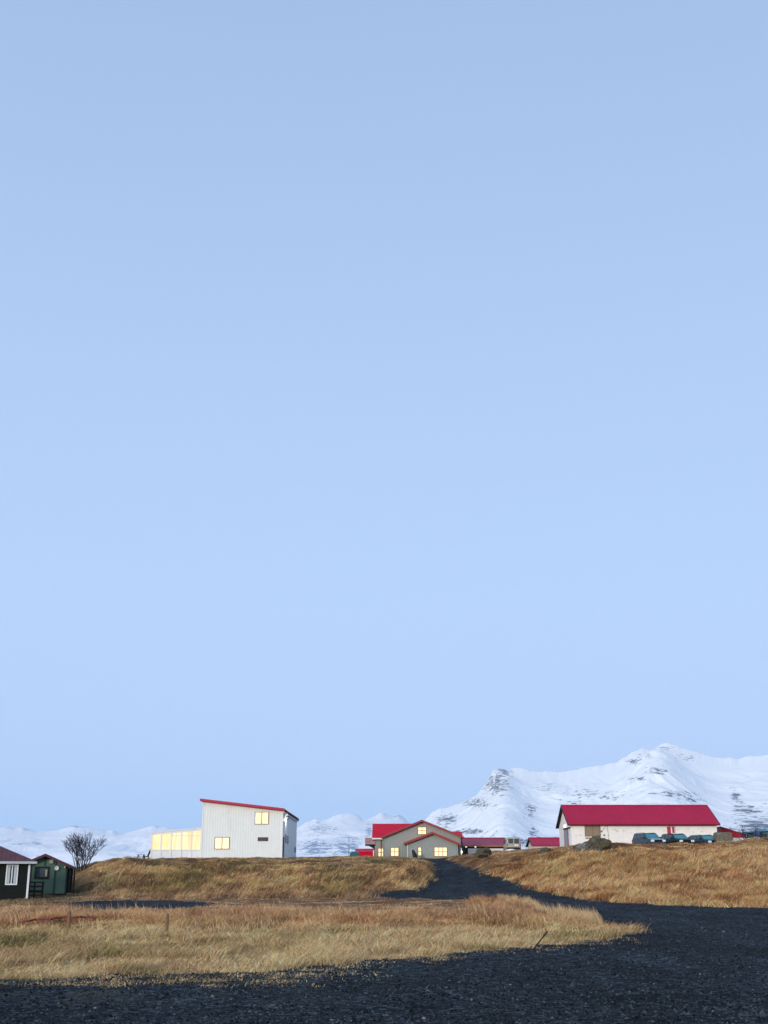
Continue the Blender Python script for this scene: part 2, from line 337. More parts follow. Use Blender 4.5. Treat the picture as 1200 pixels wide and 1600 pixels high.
# colour of the grass cover by place (albedo)
def tint_at(x, y):
    u = 600 + F * x / (np.maximum(y, 3) * CP)
    n1 = fbm(x * .25, y * .12, 4, 21); n2 = fbm(x * .9, y * .5, 4, 22); n3 = fbm(x * .12, y * .08, 3, 25)
    straw = np.array([.72, .42, .185]); rust = np.array([.34, .145, .055]); pale = np.array([.76, .52, .27]); green = np.array([.21, .19, .065]); dk = np.array([.22, .125, .06])
    def lerp(a, b, t): return a * (1 - t[..., None]) + b * t[..., None]
    one = np.ones(x.shape + (1,))
    t = np.clip((n2 - .35) * 3, 0, 1); c = lerp(one * rust, one * straw, t)
    mid = np.clip((y - 44) / 8, 0, 1) * np.clip((98 - y) / 6, 0, 1); c = lerp(c, c * .35 + np.array([.56, .36, .22]) * .65 * (.55 + .9 * n2[..., None]), mid * .8)
    # near strip: paler, a little green
    near = np.clip((44 - y) / 8, 0, 1) * (y > 0); cn = lerp(one * green * 1.5, one * pale, np.clip((n1 * .5 + n2 * .5 - .38) * 7, 0, 1) * .8 + .2); c = lerp(c, cn, near * .85)
    # mound to the left: darker, green patches
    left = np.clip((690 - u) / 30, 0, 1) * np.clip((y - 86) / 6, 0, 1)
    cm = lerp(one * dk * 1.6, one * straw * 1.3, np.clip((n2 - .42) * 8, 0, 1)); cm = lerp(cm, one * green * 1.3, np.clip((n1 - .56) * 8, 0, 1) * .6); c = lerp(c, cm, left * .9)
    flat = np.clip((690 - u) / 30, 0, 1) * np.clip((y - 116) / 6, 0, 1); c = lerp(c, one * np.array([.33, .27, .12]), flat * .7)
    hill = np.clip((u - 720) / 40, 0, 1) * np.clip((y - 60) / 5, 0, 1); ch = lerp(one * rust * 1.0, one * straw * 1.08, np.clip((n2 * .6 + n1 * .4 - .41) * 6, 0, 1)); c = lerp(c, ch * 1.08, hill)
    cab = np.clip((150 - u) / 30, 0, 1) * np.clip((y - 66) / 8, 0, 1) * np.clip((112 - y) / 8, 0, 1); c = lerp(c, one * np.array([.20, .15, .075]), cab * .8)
    return c
# ------------------------------------------------------------------ ground and gravel sheets
def build_ground():
    th = np.radians(np.concatenate([np.arange(-180, -30, 4.0), np.arange(-30, -21, .6), np.arange(-21, 21, .09), np.arange(21, 30, .6), np.arange(30, 180.1, 4.0)]))
    r = [0.4, 3, 6, 9]
    while r[-1] < 175: r.append(r[-1] * 1.0072)
    while r[-1] < 13000: r.append(r[-1] * 1.07)
    r = np.array(r); T, R = np.meshgrid(th, r); X = R * np.sin(T); Y = R * np.cos(T)
    Z = zground(X, Y)
    nr, ntc = X.shape; V = np.stack([X, Y, Z], -1).reshape(-1, 3)
    i, j = np.meshgrid(np.arange(nr - 1), np.arange(ntc - 1), indexing='ij'); a = (i * ntc + j).ravel()
    Q = np.stack([a, a + 1, a + 1 + ntc, a + ntc], 1)
    o = mesh_np('ground', V, Q.ravel(), np.full(len(Q), 4), [M['soil']])
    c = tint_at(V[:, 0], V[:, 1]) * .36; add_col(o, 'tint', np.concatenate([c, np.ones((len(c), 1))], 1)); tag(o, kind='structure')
    ga, gb = gravel_mask(X, Y)
    for name, g in (('gravel_road', ga), ('gravel_patch', gb)):
        g = g & (R < 175)
        cnt = (g[:-1, :-1].astype(int) + g[1:, :-1] + g[:-1, 1:] + g[1:, 1:])
        sel = cnt > 0; q = Q[sel.ravel()]
        # vertices outside the outline dip under the turf so that the edge feathers out
        lift = np.where(g, .02, -.03); VV = V.copy(); VV[:, 2] += lift.ravel()
        ids, inv = np.unique(q.ravel(), return_inverse=True)
        ob = mesh_np(name, VV[ids], inv, np.full(len(q), 4), [M['gravel']]); tag(ob, kind='structure')
        e = g.astype(float); 
        for _ in range(3):
            e2 = e.copy(); e2[1:-1, 1:-1] = (e[1:-1, 1:-1] + e[:-2, 1:-1] + e[2:, 1:-1] + e[1:-1, :-2] + e[1:-1, 2:]) / 5; e = e2
        nn = fbm(X * 1.2, Y * .8, 4, 31); ed = np.clip((1 - e) * 2, 0, 1) * (nn > .5)
        nearl = np.clip((-X + 1 - Y * .0) / 8, 0, 1) * np.clip((Y - 16) / 2, 0, 1) * np.clip((24 - Y) / 3, 0, 1) * np.clip((fbm(X * 1.5, Y * 1.0, 4, 33) - .52) * 8, 0, 1)
        ed = np.maximum(ed, nearl * .7).ravel()[ids]
        add_col(ob, 'edge', np.repeat(ed[:, None], 4, 1))
build_ground()
# ------------------------------------------------------------------ grass
def blades(name, x, y, hgt, lean, az, wid, col, zoff=0.0):
    """one bent tapering ribbon per point: 5 vertices, a quad and a triangle"""
    n = len(x); z = zground(x, y) - .03 + zoff
    s = RNG.uniform(-1.2, 1.2, n) ; fx = np.cos(s) * wid * .5; fy = np.sin(s) * wid * .5
    dx, dy = np.sin(az), np.cos(az)
    l1 = hgt * .5; a1 = lean * .6; a2 = lean * 1.25
    mx = x + dx * np.sin(a1) * l1; my = y + dy * np.sin(a1) * l1; mz = z + np.cos(a1) * l1
    tx = mx + dx * np.sin(a2) * l1; ty = my + dy * np.sin(a2) * l1; tz = mz + np.cos(a2) * l1
    V = np.empty((n, 5, 3), np.float32)
    V[:, 0] = np.stack([x - fx, y - fy, z], 1); V[:, 1] = np.stack([x + fx, y + fy, z], 1)
    V[:, 2] = np.stack([mx + fx * .75, my + fy * .75, mz], 1); V[:, 3] = np.stack([mx - fx * .75, my - fy * .75, mz], 1)
    V[:, 4] = np.stack([tx, ty, tz], 1)
    b = (np.arange(n) * 5)[:, None]; lp = (b + np.array([[0, 1, 2, 3, 3, 2, 4]])).ravel()
    o = mesh_np(name, V.reshape(-1, 3), lp, np.tile([4, 3], n), [M['grass']], True)
    c = np.repeat(np.concatenate([col, np.ones((n, 1))], 1)[:, None, :], 5, 1).reshape(-1, 4); add_col(o, 'tint', c)
    return o
def build_grass(NTUFT=80000, PER=13):
    u = RNG.uniform(-230, 1430, NTUFT * 3); Y = 19 * (165 / 19) ** RNG.uniform(0, 1, NTUFT * 3) ** 1.05
    x = (u - 600) / F * Y * CP; y = Y
    n1 = fbm(x * .25, y * .12, 4, 41); n2 = fbm(x * 1.1, y * .7, 3, 42)
    ga, gb = gravel_mask(x, y); g = ga | gb
    keep = ~g | (ga & (y < 40) & (RNG.uniform(0, 1, len(x)) < .5) & (fbm(x * 1.8, y * 2.6, 4, 44) + .25 * RNG.uniform(-1, 1, len(x)) > .60 - .10 * np.clip((1 - x) / 8, 0, 1)) & (gravel_mask(x, y + np.where(x < 0, 5.0, 2.6) * RNG.uniform(0, 1, len(x)))[0] == False))
    keep &= RNG.uniform(0, 1, len(x)) < np.clip(.45 + (n2 - .3) * 2, .3, 1)
    for (ux0, ux1, y0, y1) in ((-300, 112, 84.5, 97), (232, 440, 123.5, 146), (585, 722, 166, 190), (880, 1124, 141, 160)):
        keep &= ~((u > ux0) & (u < ux1) & (y > y0) & (y < y1))
    x, y, u, n1, n2, g = (a[keep][:NTUFT] for a in (x, y, u, n1, n2, g)); n = len(x)
    hill = np.clip((u - 720) / 40, 0, 1) * (y > 60); mound = np.clip((690 - u) / 30, 0, 1) * (y > 86); topm = mound * (y > 117)
    near = np.clip((43 - y) / 7, 0, 1)
    tall = np.clip((fbm(x * .35, y * .22, 3, 45) - .42) * 5, 0, 1)
    band = np.clip((y - 33) / 6, 0, 1) * np.clip((62 - y) / 8, 0, 1); h = .13 + .30 * tall * band + .06 * (n2 > .6); h = h * (1 - near) + near * (.16 + .20 * (n2 > .58))
    crest = np.clip((112 - y) / 12, 0, 1); h = np.where((y > 64) & (u < 850), .06 + .05 * (n2 > .55), h); h = np.where(hill > .5, .14 + .46 * crest, h); h = np.where(mound > .5, .14 + .56 * crest, h); h = np.where(topm > .5, .12, h)
    cab = (u < 150) & (y > 66); h = np.where(cab, .16, h); h = np.where(g, .08, h); lean0 = g
    h *= RNG.uniform(.7, 1.3, n)
    lean = 1.0 + near * .15; lean = np.where(hill > .5, 1.12, lean); lean = np.where(mound > .5, 1.2, lean); lean = np.where(topm > .5, .8, lean); lean = np.where(g, 1.25, lean)
    azf = math.radians(95) + (fbm(x * .12, y * .1, 3, 46) - .5) * 3.2
    azf = np.where(mound > .5, math.radians(125) + (fbm(x * .18, y * .15, 3, 47) - .5) * 2.4, azf)
    azf = np.where(hill > .5, math.radians(110) + (fbm(x * .15, y * .12, 3, 48) - .5) * 4.2, azf)
    base = tint_at(x, y)
    R_ = lambda a: np.repeat(a, PER)
    sp = R_((.07 + y * .0016) * RNG.uniform(.5, 1.6, n)); k = n * PER
    bx = R_(x) + RNG.normal(0, 1, k) * sp; by = R_(y) + RNG.normal(0, 1, k) * sp * 1.2
    hh = R_(h) * RNG.uniform(.45, 1.25, k); ll = np.clip(R_(lean) + RNG.normal(0, .22, k), .05, 1.5); az = R_(azf + RNG.normal(0, .65, n) * np.where(y < 84, 2.2, 1)) + RNG.normal(0, .38, k)
    wd = R_(.0045 + y * .00028) * RNG.uniform(.7, 1.4, k)
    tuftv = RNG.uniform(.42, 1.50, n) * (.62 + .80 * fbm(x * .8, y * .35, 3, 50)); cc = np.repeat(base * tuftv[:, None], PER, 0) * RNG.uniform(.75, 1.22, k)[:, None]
    dead = RNG.uniform(0, 1, k) < .12; cc[dead] = np.array([.60, .47, .28]) * RNG.uniform(.7, 1.15, dead.sum())[:, None]
    cc = np.clip(cc, 0, .85)
    tag(blades('dry_grass', bx, by, hh, ll, az, wd, cc, np.where(R_(g), .035, 0.0)), kind='stuff')
    # tall pale seed stalks standing over the rest
    k = 5500; u = RNG.uniform(-200, 960, k); Y = RNG.uniform(36, 60, k); x = (u - 600) / F * Y * CP
    m = (fbm(x * .4, Y * .22, 3, 45) > .54) & ~gravel_mask(x, Y)[0] & ~gravel_mask(x, Y)[1] 
    # a fringe of high stalks along the road side of the island
    k2 = 2600; uf = RNG.uniform(780, 935, k2); e = np.interp(uf, [780, 830, 850, 935], [1406, 1413, 1426, 1442]) + RNG.uniform(-.5, 7, k2)
    Yf = np.array([ground_hit(a, b)[1] for a, b in zip(uf[:400], e[:400])]); Yf = np.tile(Yf, 7)[:k2]; uf = np.tile(uf[:400], 7)[:k2] + RNG.normal(0, 2, k2); Yf = Yf + RNG.normal(0, .6, k2)
    x = np.concatenate([x[m], (uf - 600) / F * Yf * CP]); Y = np.concatenate([Y[m], Yf]); k = len(x)
    nn = fbm(x * .3, Y * .3, 3, 49)
    col = np.array([.68, .48, .26])[None] * RNG.uniform(.7, 1.1, k)[:, None]
    o = blades('tall_grass_stalks', x, Y, RNG.uniform(.25, .62, k), RNG.uniform(.1, .95, k), math.radians(-70) + (nn - .5) * 3 + RNG.normal(0, .5, k), .012 + Y * .00018, col)
    tag(o, kind='stuff')
build_grass()
def build_pebbles(n=85000):
    u = RNG.uniform(-60, 1500, n * 2); Y = 11 * (75 / 11) ** (RNG.uniform(0, 1, n * 2) ** 1.3); x = (u - 600) / F * Y * CP
    k = gravel_mask(x, Y)[0]; x = x[k][:n]; Y = Y[k][:n]; n = len(x)
    s = (.006 + .018 * RNG.uniform(0, 1, n) ** 5) * (1 + Y * .018); z = zground(x, Y) + .02
    O = np.array([[1, 0, 0], [0, 1, 0], [-1, 0, 0], [0, -1, 0], [0, 0, .75], [0, 0, -.6]], float)
    V = O[None] * RNG.uniform(.6, 1.4, (n, 6, 3)) + RNG.normal(0, .12, (n, 6, 3)); a = RNG.uniform(0, 6.28, n); ca, sa = np.cos(a)[:, None], np.sin(a)[:, None]
    V = np.stack([V[..., 0] * ca - V[..., 1] * sa, V[..., 0] * sa + V[..., 1] * ca, V[..., 2]], -1) * s[:, None, None] + np.stack([x, Y, z], 1)[:, None]
    Fc = np.array([0, 1, 4, 1, 2, 4, 2, 3, 4, 3, 0, 4]); lp = ((np.arange(n) * 6)[:, None] + Fc).ravel()
    o = mesh_np('loose_gravel', V.reshape(-1, 3), lp, np.full(n * 4, 3), [M['stones']], False)
    t = RNG.uniform(0, 1, n) ** 2.2; c = np.array([.001, .003, .004]) + t[:, None] * np.array([.070, .095, .112])
    li = RNG.uniform(0, 1, n) < .006; c[li] = (.22, .21, .2)
    add_col(o, 'tint', np.repeat(np.concatenate([c, np.ones((n, 1))], 1), 6, 0)); tag(o, kind='stuff')
mm = NT('loose_stones'); _a = mm.n('ShaderNodeAttribute', _attribute_name='tint'); mm.l(_a.outputs['Color'], mm.b.inputs['Base Color']); mm.b.inputs['Roughness'].default_value = .85; mm.b.inputs['Specular IOR Level'].default_value = .12; M['stones'] = mm.m
build_pebbles()
# ------------------------------------------------------------------ mountains
def snow_mat(name, snow, rock):
    m = NT(name); m.b.inputs['Roughness'].default_value = .85; m.b.inputs['Specular IOR Level'].default_value = .15
    at = m.n('ShaderNodeAttribute', _attribute_name='rock')
    v = m.coords((1 / 50, 1 / 60, 1 / 9)); n1 = m.n('ShaderNodeTexNoise', Scale=1.0, Detail=7, Roughness=.68); m.l(v, n1.inputs['Vector'])
    v2 = m.coords((1 / 24, 1 / 24, 1 / 6)); n2 = m.n('ShaderNodeTexNoise', Scale=1.0, Detail=5, Roughness=.7); m.l(v2, n2.inputs['Vector'])
    s = m.n('ShaderNodeMath', _operation='MULTIPLY_ADD'); m.l(n2.outputs[0], s.inputs[0]); s.inputs[1].default_value = .45; m.l(n1.outputs[0], s.inputs[2])
    s2 = m.n('ShaderNodeMath', _operation='MULTIPLY_ADD'); m.l(at.outputs['Fac'], s2.inputs[0]); s2.inputs[1].default_value = .385; m.l(s.outputs[0], s2.inputs[2])
    k = m.ramp(s2.outputs[0], [(.90, (0, 0, 0)), (.99, (1, 1, 1))])
    sn = m.ramp(n1.outputs[0], [(.3, tuple(c * .93 for c in snow)), (.7, snow)])
    m.l(m.mix(k, sn, rock), m.b.inputs['Base Color']); m.bump(n2.outputs[0], .35, 8.0)
    return m.m
def mountain(name, sil, Yr, depth, u0, u1, nu, ntt, blobs, mat, spur, foot_z=-30, seed=60, power=1.25, subr=None):
    u = np.linspace(u0, u1, nu); vs = np.interp(u, [a for a, b in sil], [b for a, b in sil])
    kk = np.exp(-0.5 * (np.arange(-40, 41) / 14.0) ** 2); kk /= kk.sum(); vsm = np.convolve(np.pad(vs, 40, mode='edge'), kk, 'valid')
    vs = vs + (fbm(u / 9, u * 0, 4, seed) - .5) * 3.0
    t = np.concatenate([np.linspace(0, 1, ntt), 1 + np.linspace(.02, .6, 14)])
    U, T = np.meshgrid(u, t); VS = np.where(T > 1, vs[None], vsm[None] + (vs - vsm)[None] * np.clip((T - .88) / .12, 0, 1)); YR = Yr(U) if callable(Yr) else np.full(U.shape, float(Yr))
    Y = YR - depth * (1 - T)
    yc = (800 - VS) / F; ZR = EYE + YR / (CP - yc * SP) * (SP + yc * CP)
    X = (U - 600) / F * (YR * CP) * (1 + .0 * T); X = X * (0.35 + .65 * (Y / YR)) / 1.0 + X * 0.0
    X = (U - 600) / F * CP * Y
    Tc = np.clip(T, 0, 1); prof = Tc ** power
    env = np.clip(Tc * (1 - Tc) * 4, 0, 1)
    sc = Yr(np.array(600.)) if callable(Yr) else Yr
    XW = X + (fbm(X / 700, Y / 500, 3, seed + 9) - .5) * 900; YW = Y + (fbm(X / 500 + 9, Y / 400, 3, seed + 10) - .5) * 700
    sp = (ridged(XW / 620, YW / 800, 5, seed + 3) - .6) * env * spur
    sp2 = (ridged(XW / 150, YW / 170, 4, seed + 5) - .6) * env * spur * .16
    Z = foot_z + (ZR - foot_z) * prof + sp + sp2
    if subr is not None: Z = Z + subr(U, Tc) * (ZR - foot_z)
    back = T > 1; Z = np.where(back, ZR - (T - 1) * depth * .35, Z)
    # keep the skyline: nothing in front may rise over the ridge line
    tanr = (ZR - EYE) / YR; Z = np.where(~back, np.minimum(Z, EYE + Y * tanr * (.985 + .015 * Tc)), Z)
    nr, nc = X.shape; V = np.stack([X, Y, Z], -1).reshape(-1, 3)
    i, j = np.meshgrid(np.arange(nr - 1), np.arange(nc - 1), indexing='ij'); a = (i * nc + j).ravel(); Q = np.stack([a, a + 1, a + 1 + nc, a + nc], 1)
    o = mesh_np(name, V, Q.ravel(), np.full(len(Q), 4), [mat])
    dd = Y * CP + (Z - EYE) * SP; pv = 800 - F * ((Z - EYE) * CP - Y * SP) / dd
    rk = np.zeros(U.shape)
    for (bu, bv, su, sv, am) in blobs: rk = np.maximum(rk, am * np.exp(-((U - bu) / su) ** 2 - ((pv - bv) / sv) ** 2))
    add_col(o, 'rock', np.repeat(rk.reshape(-1, 1), 4, 1)); tag(o, kind='structure'); return o
M['snow'] = snow_mat('mountain_snow', (.92, .96, .98), (.17, .21, .27)); M['snow_far'] = snow_mat('far_mountain_snow', (.88, .92, .96), (.24, .34, .48))  # far rock colour has blue distance haze painted into it
SIL_R = [(560, 1320), (640, 1297), (665, 1282), (676, 1270), (690, 1262), (700, 1262), (718, 1256), (735, 1249), (748, 1241), (760, 1226), (770, 1213), (775, 1203), (784, 1200.5), (797, 1203.5), (800, 1205), (803, 1201), (818, 1199.5), (830, 1201), (846, 1206), (858, 1204.5), (880, 1207), (905, 1203), (925, 1198), (948, 1196), (975, 1190), (988, 1182), (1005, 1173), (1017, 1168), (1028, 1172),
         (1036, 1171), (1045, 1163), (1056, 1160), (1066, 1163), (1085, 1169), (1105, 1175), (1125, 1182), (1145, 1184), (1158, 1183), (1168, 1186), (1180, 1182.5), (1200, 1181), (1260, 1176), (1350, 1186), (1480, 1180), (1700, 1200)]
BL_R = [(778, 1225, 28, 26, .68), (748, 1255, 32, 12, .62), (795, 1205, 16, 8, .7), (700, 1280, 24, 10, .68), (730, 1300, 50, 6, .7), (680, 1300, 40, 14, .7), (832, 1265, 14, 20, .55), (835, 1300, 10, 12, .65), (925, 1240, 30, 14, .50), (860, 1230, 40, 10, .4),
        (1000, 1190, 12, 5, .8), (1053, 1170, 14, 6, .5), (1020, 1182, 18, 8, .5), (1085, 1184, 28, 8, .42), (1040, 1205, 30, 8, .55), (1005, 1217, 22, 6, .55), (960, 1245, 30, 8, .55), (1060, 1240, 50, 6, .6), (900, 1255, 40, 8, .45), (1090, 1250, 30, 8, .5),
        (1160, 1245, 14, 14, .6), (1175, 1265, 26, 12, .72), (1190, 1290, 45, 16, .74), (1140, 1300, 40, 10, .70), (1250, 1285, 80, 30, .7), (830, 1315, 200, 10, .6)]
def cone(U, T): return .16 * np.exp(-((U - 1030) / (20 + 110 * (1 - T))) ** 2) * np.clip((1 - T) * 4, 0, 1) * np.clip(T * 3, 0, 1) + .14 * np.exp(-((U - 785) / (14 + 60 * (1 - T))) ** 2) * np.clip((1 - T) * 5, 0, 1) * np.clip(T * 3, 0, 1)
mountain('mountain', SIL_R, 6500, 2600, 560, 1700, 900, 190, BL_R, M['snow'], 80, subr=cone)
SIL_L = [(-500, 1300), (-60, 1290), (0, 1293), (30, 1293), (48, 1298), (75, 1299), (88, 1297), (100, 1292), (112, 1290.5), (126, 1293), (142, 1296), (160, 1298), (172, 1297.5), (180, 1301), (190, 1303), (208, 1297), (225, 1292), (238, 1290), (250, 1291), (285, 1296), (315, 1292), (360, 1300), (430, 1304), (466, 1292), (478, 1284), (492, 1278.5), (500, 1281), (512, 1279.5), (522, 1273.5), (532, 1271.5), (550, 1271), (560, 1275), (568, 1283),
         (572, 1280), (583, 1276), (594, 1270.5), (598, 1269.5), (606, 1273), (614, 1276), (622, 1273), (630, 1276), (640, 1285), (670, 1297), (760, 1312), (900, 1320)]
BL_L = [(10, 1294, 10, 3, .6), (112, 1291, 14, 2.5, .8), (35, 1318, 40, 4, .45), (40, 1296, 20, 3, .5), (500, 1295, 30, 14, .55), (490, 1325, 30, 16, .75), (540, 1325, 40, 14, .70), (625, 1276, 16, 6, .5), (575, 1300, 8, 18, .6), (600, 1310, 40, 20, .55), (240, 1292, 12, 3, .4)]
mountain('far_mountain', SIL_L, 9000, 3600, -500, 900, 800, 120, BL_L, M['snow_far'], 100, seed=90)
# ------------------------------------------------------------------ builders for the built things
class MB:
    def __init__(s): s.v = []; s.f = []
    def add(s, vs, fs):
        b = len(s.v); s.v += [tuple(q) for q in vs]; s.f += [tuple(b + i for i in f) for f in fs]; return s
    def box(s, x0, x1, y0, y1, z0, z1):
        return s.add([(x0, y0, z0), (x1, y0, z0), (x1, y1, z0), (x0, y1, z0), (x0, y0, z1), (x1, y0, z1), (x1, y1, z1), (x0, y1, z1)],
                     [(0, 3, 2, 1), (4, 5, 6, 7), (0, 1, 5, 4), (1, 2, 6, 5), (2, 3, 7, 6), (3, 0, 4, 7)])
    def prism(s, pts, y0, y1):                       # outline in x,z pushed along y
        n = len(pts); v = [(x, y0, z) for x, z in pts] + [(x, y1, z) for x, z in pts]
        return s.add(v, [tuple(range(n)), tuple(range(2 * n - 1, n - 1, -1))] + [(i, i + n, (i + 1) % n + n, (i + 1) % n) for i in range(n)])
    def slab(s, q, th):                              # quad with thickness along its normal
        q = [Vector(a) for a in q]; nrm = (q[1] - q[0]).cross(q[-1] - q[0]).normalized() * th
        n = len(q); v = q + [a - nrm for a in q]
        return s.add(v, [tuple(range(n)), tuple(range(2 * n - 1, n - 1, -1))] + [(i, i + n, (i + 1) % n + n, (i + 1) % n) for i in range(n)])
    def tube(s, a, b, r0, r1=None, n=8, caps=True):
        a = Vector(a); b = Vector(b); r1 = r0 if r1 is None else r1; d = (b - a).normalized()
        p = d.orthogonal().normalized(); q = d.cross(p); v = []
        for c, r in ((a, r0), (b, r1)):
            for i in range(n): t = 2 * math.pi * i / n; v.append(c + (p * math.cos(t) + q * math.sin(t)) * r)
        f = [(i, (i + 1) % n, (i + 1) % n + n, i + n) for i in range(n)]
        if caps: f += [tuple(range(n - 1, -1, -1)), tuple(range(n, 2 * n))]
        return s.add(v, f)
    def wall(s, xs, y, z0, zt, amp=.025):            # ribbed cladding sheet facing -y; zt(x) gives its top
        n = len(xs)
        prof = []
        for i, x in enumerate(xs): prof.append((x, y - (amp if (i // 2) % 2 else 0)))
        v = [(x, yy, z0) for x, yy in prof] + [(x, yy, zt(x)) for x, yy in prof]
        return s.add(v, [(i, i + 1, i + 1 + n, i + n) for i in range(n - 1)])
    def build(s, name, mat, parent=None, smooth=False, bevel=0.0):
        me = bpy.data.meshes.new(name); me.from_pydata(s.v, [], s.f); me.materials.append(mat); me.update()
        if smooth:
            for p in me.polygons: p.use_smooth = True
        o = bpy.data.objects.new(name, me); COL.objects.link(o)
        if parent: o.parent = parent
        if bevel:
            b = o.modifiers.new('bevel', 'BEVEL'); b.width = bevel; b.segments = 2; b.limit_method = 'ANGLE'
        return o
def thing(name, loc, th, label, cat, group=None):
    o = bpy.data.objects.new(name, None); COL.objects.link(o); o.location = loc; o.rotation_euler = (0, 0, th); o.empty_display_size = .3
    return tag(o, label, cat, group)
def ribs(x0, x1, step=.11): n = max(2, int((x1 - x0) / step)); return list(np.linspace(x0, x1, n + 1))
def window(parent, x0, x1, z0, z1, y, fm, pm, fw=.07, cols=2, rows=1, bar=.045, name='window', proud=.05, sill=False, bm_=None):
    """frame standing proud of the wall at y, panes set back inside it"""
    f = MB(); a = y - proud
    f.box(x0 - fw, x1 + fw, a, y + .03, z1, z1 + fw); f.box(x0 - fw, x1 + fw, a, y + .03, z0 - fw, z0)
    f.box(x0 - fw, x0, a, y + .03, z0, z1); f.box(x1, x1 + fw, a, y + .03, z0, z1)
    fo = f.build(name, fm, parent)
    MB().box(x0, x1, y - proud * .45, y + .02, z0, z1).build('pane', pm, fo)
    if cols > 1 or rows > 1:
        b = MB(); yb = y - proud * .85
        for i in range(1, cols): xm = x0 + (x1 - x0) * i / cols; b.box(xm - bar / 2, xm + bar / 2, yb, y - proud * .45 + .002, z0, z1)
        for i in range(1, rows): zm = z0 + (z1 - z0) * i / rows; b.box(x0, x1, yb + .004, y - proud * .45 + .003, zm - bar / 2, zm + bar / 2)
        b.build('glazing_bar', bm_ or fm, fo)
    return fo
def side_window(parent, x, y0, y1, z0, z1, fm, pm, fw=.06):
    f = MB(); f.box(x - .02, x + .05, y0 - fw, y1 + fw, z1, z1 + fw); f.box(x - .02, x + .05, y0 - fw, y1 + fw, z0 - fw, z0); f.box(x - .02, x + .05, y0 - fw, y0, z0, z1); f.box(x - .02, x + .05, y1, y1 + fw, z0, z1)
    fo = f.build('window', fm, parent); MB().box(x - .01, x + .025, y0, y1, z0, z1).build('pane', pm, fo); return fo
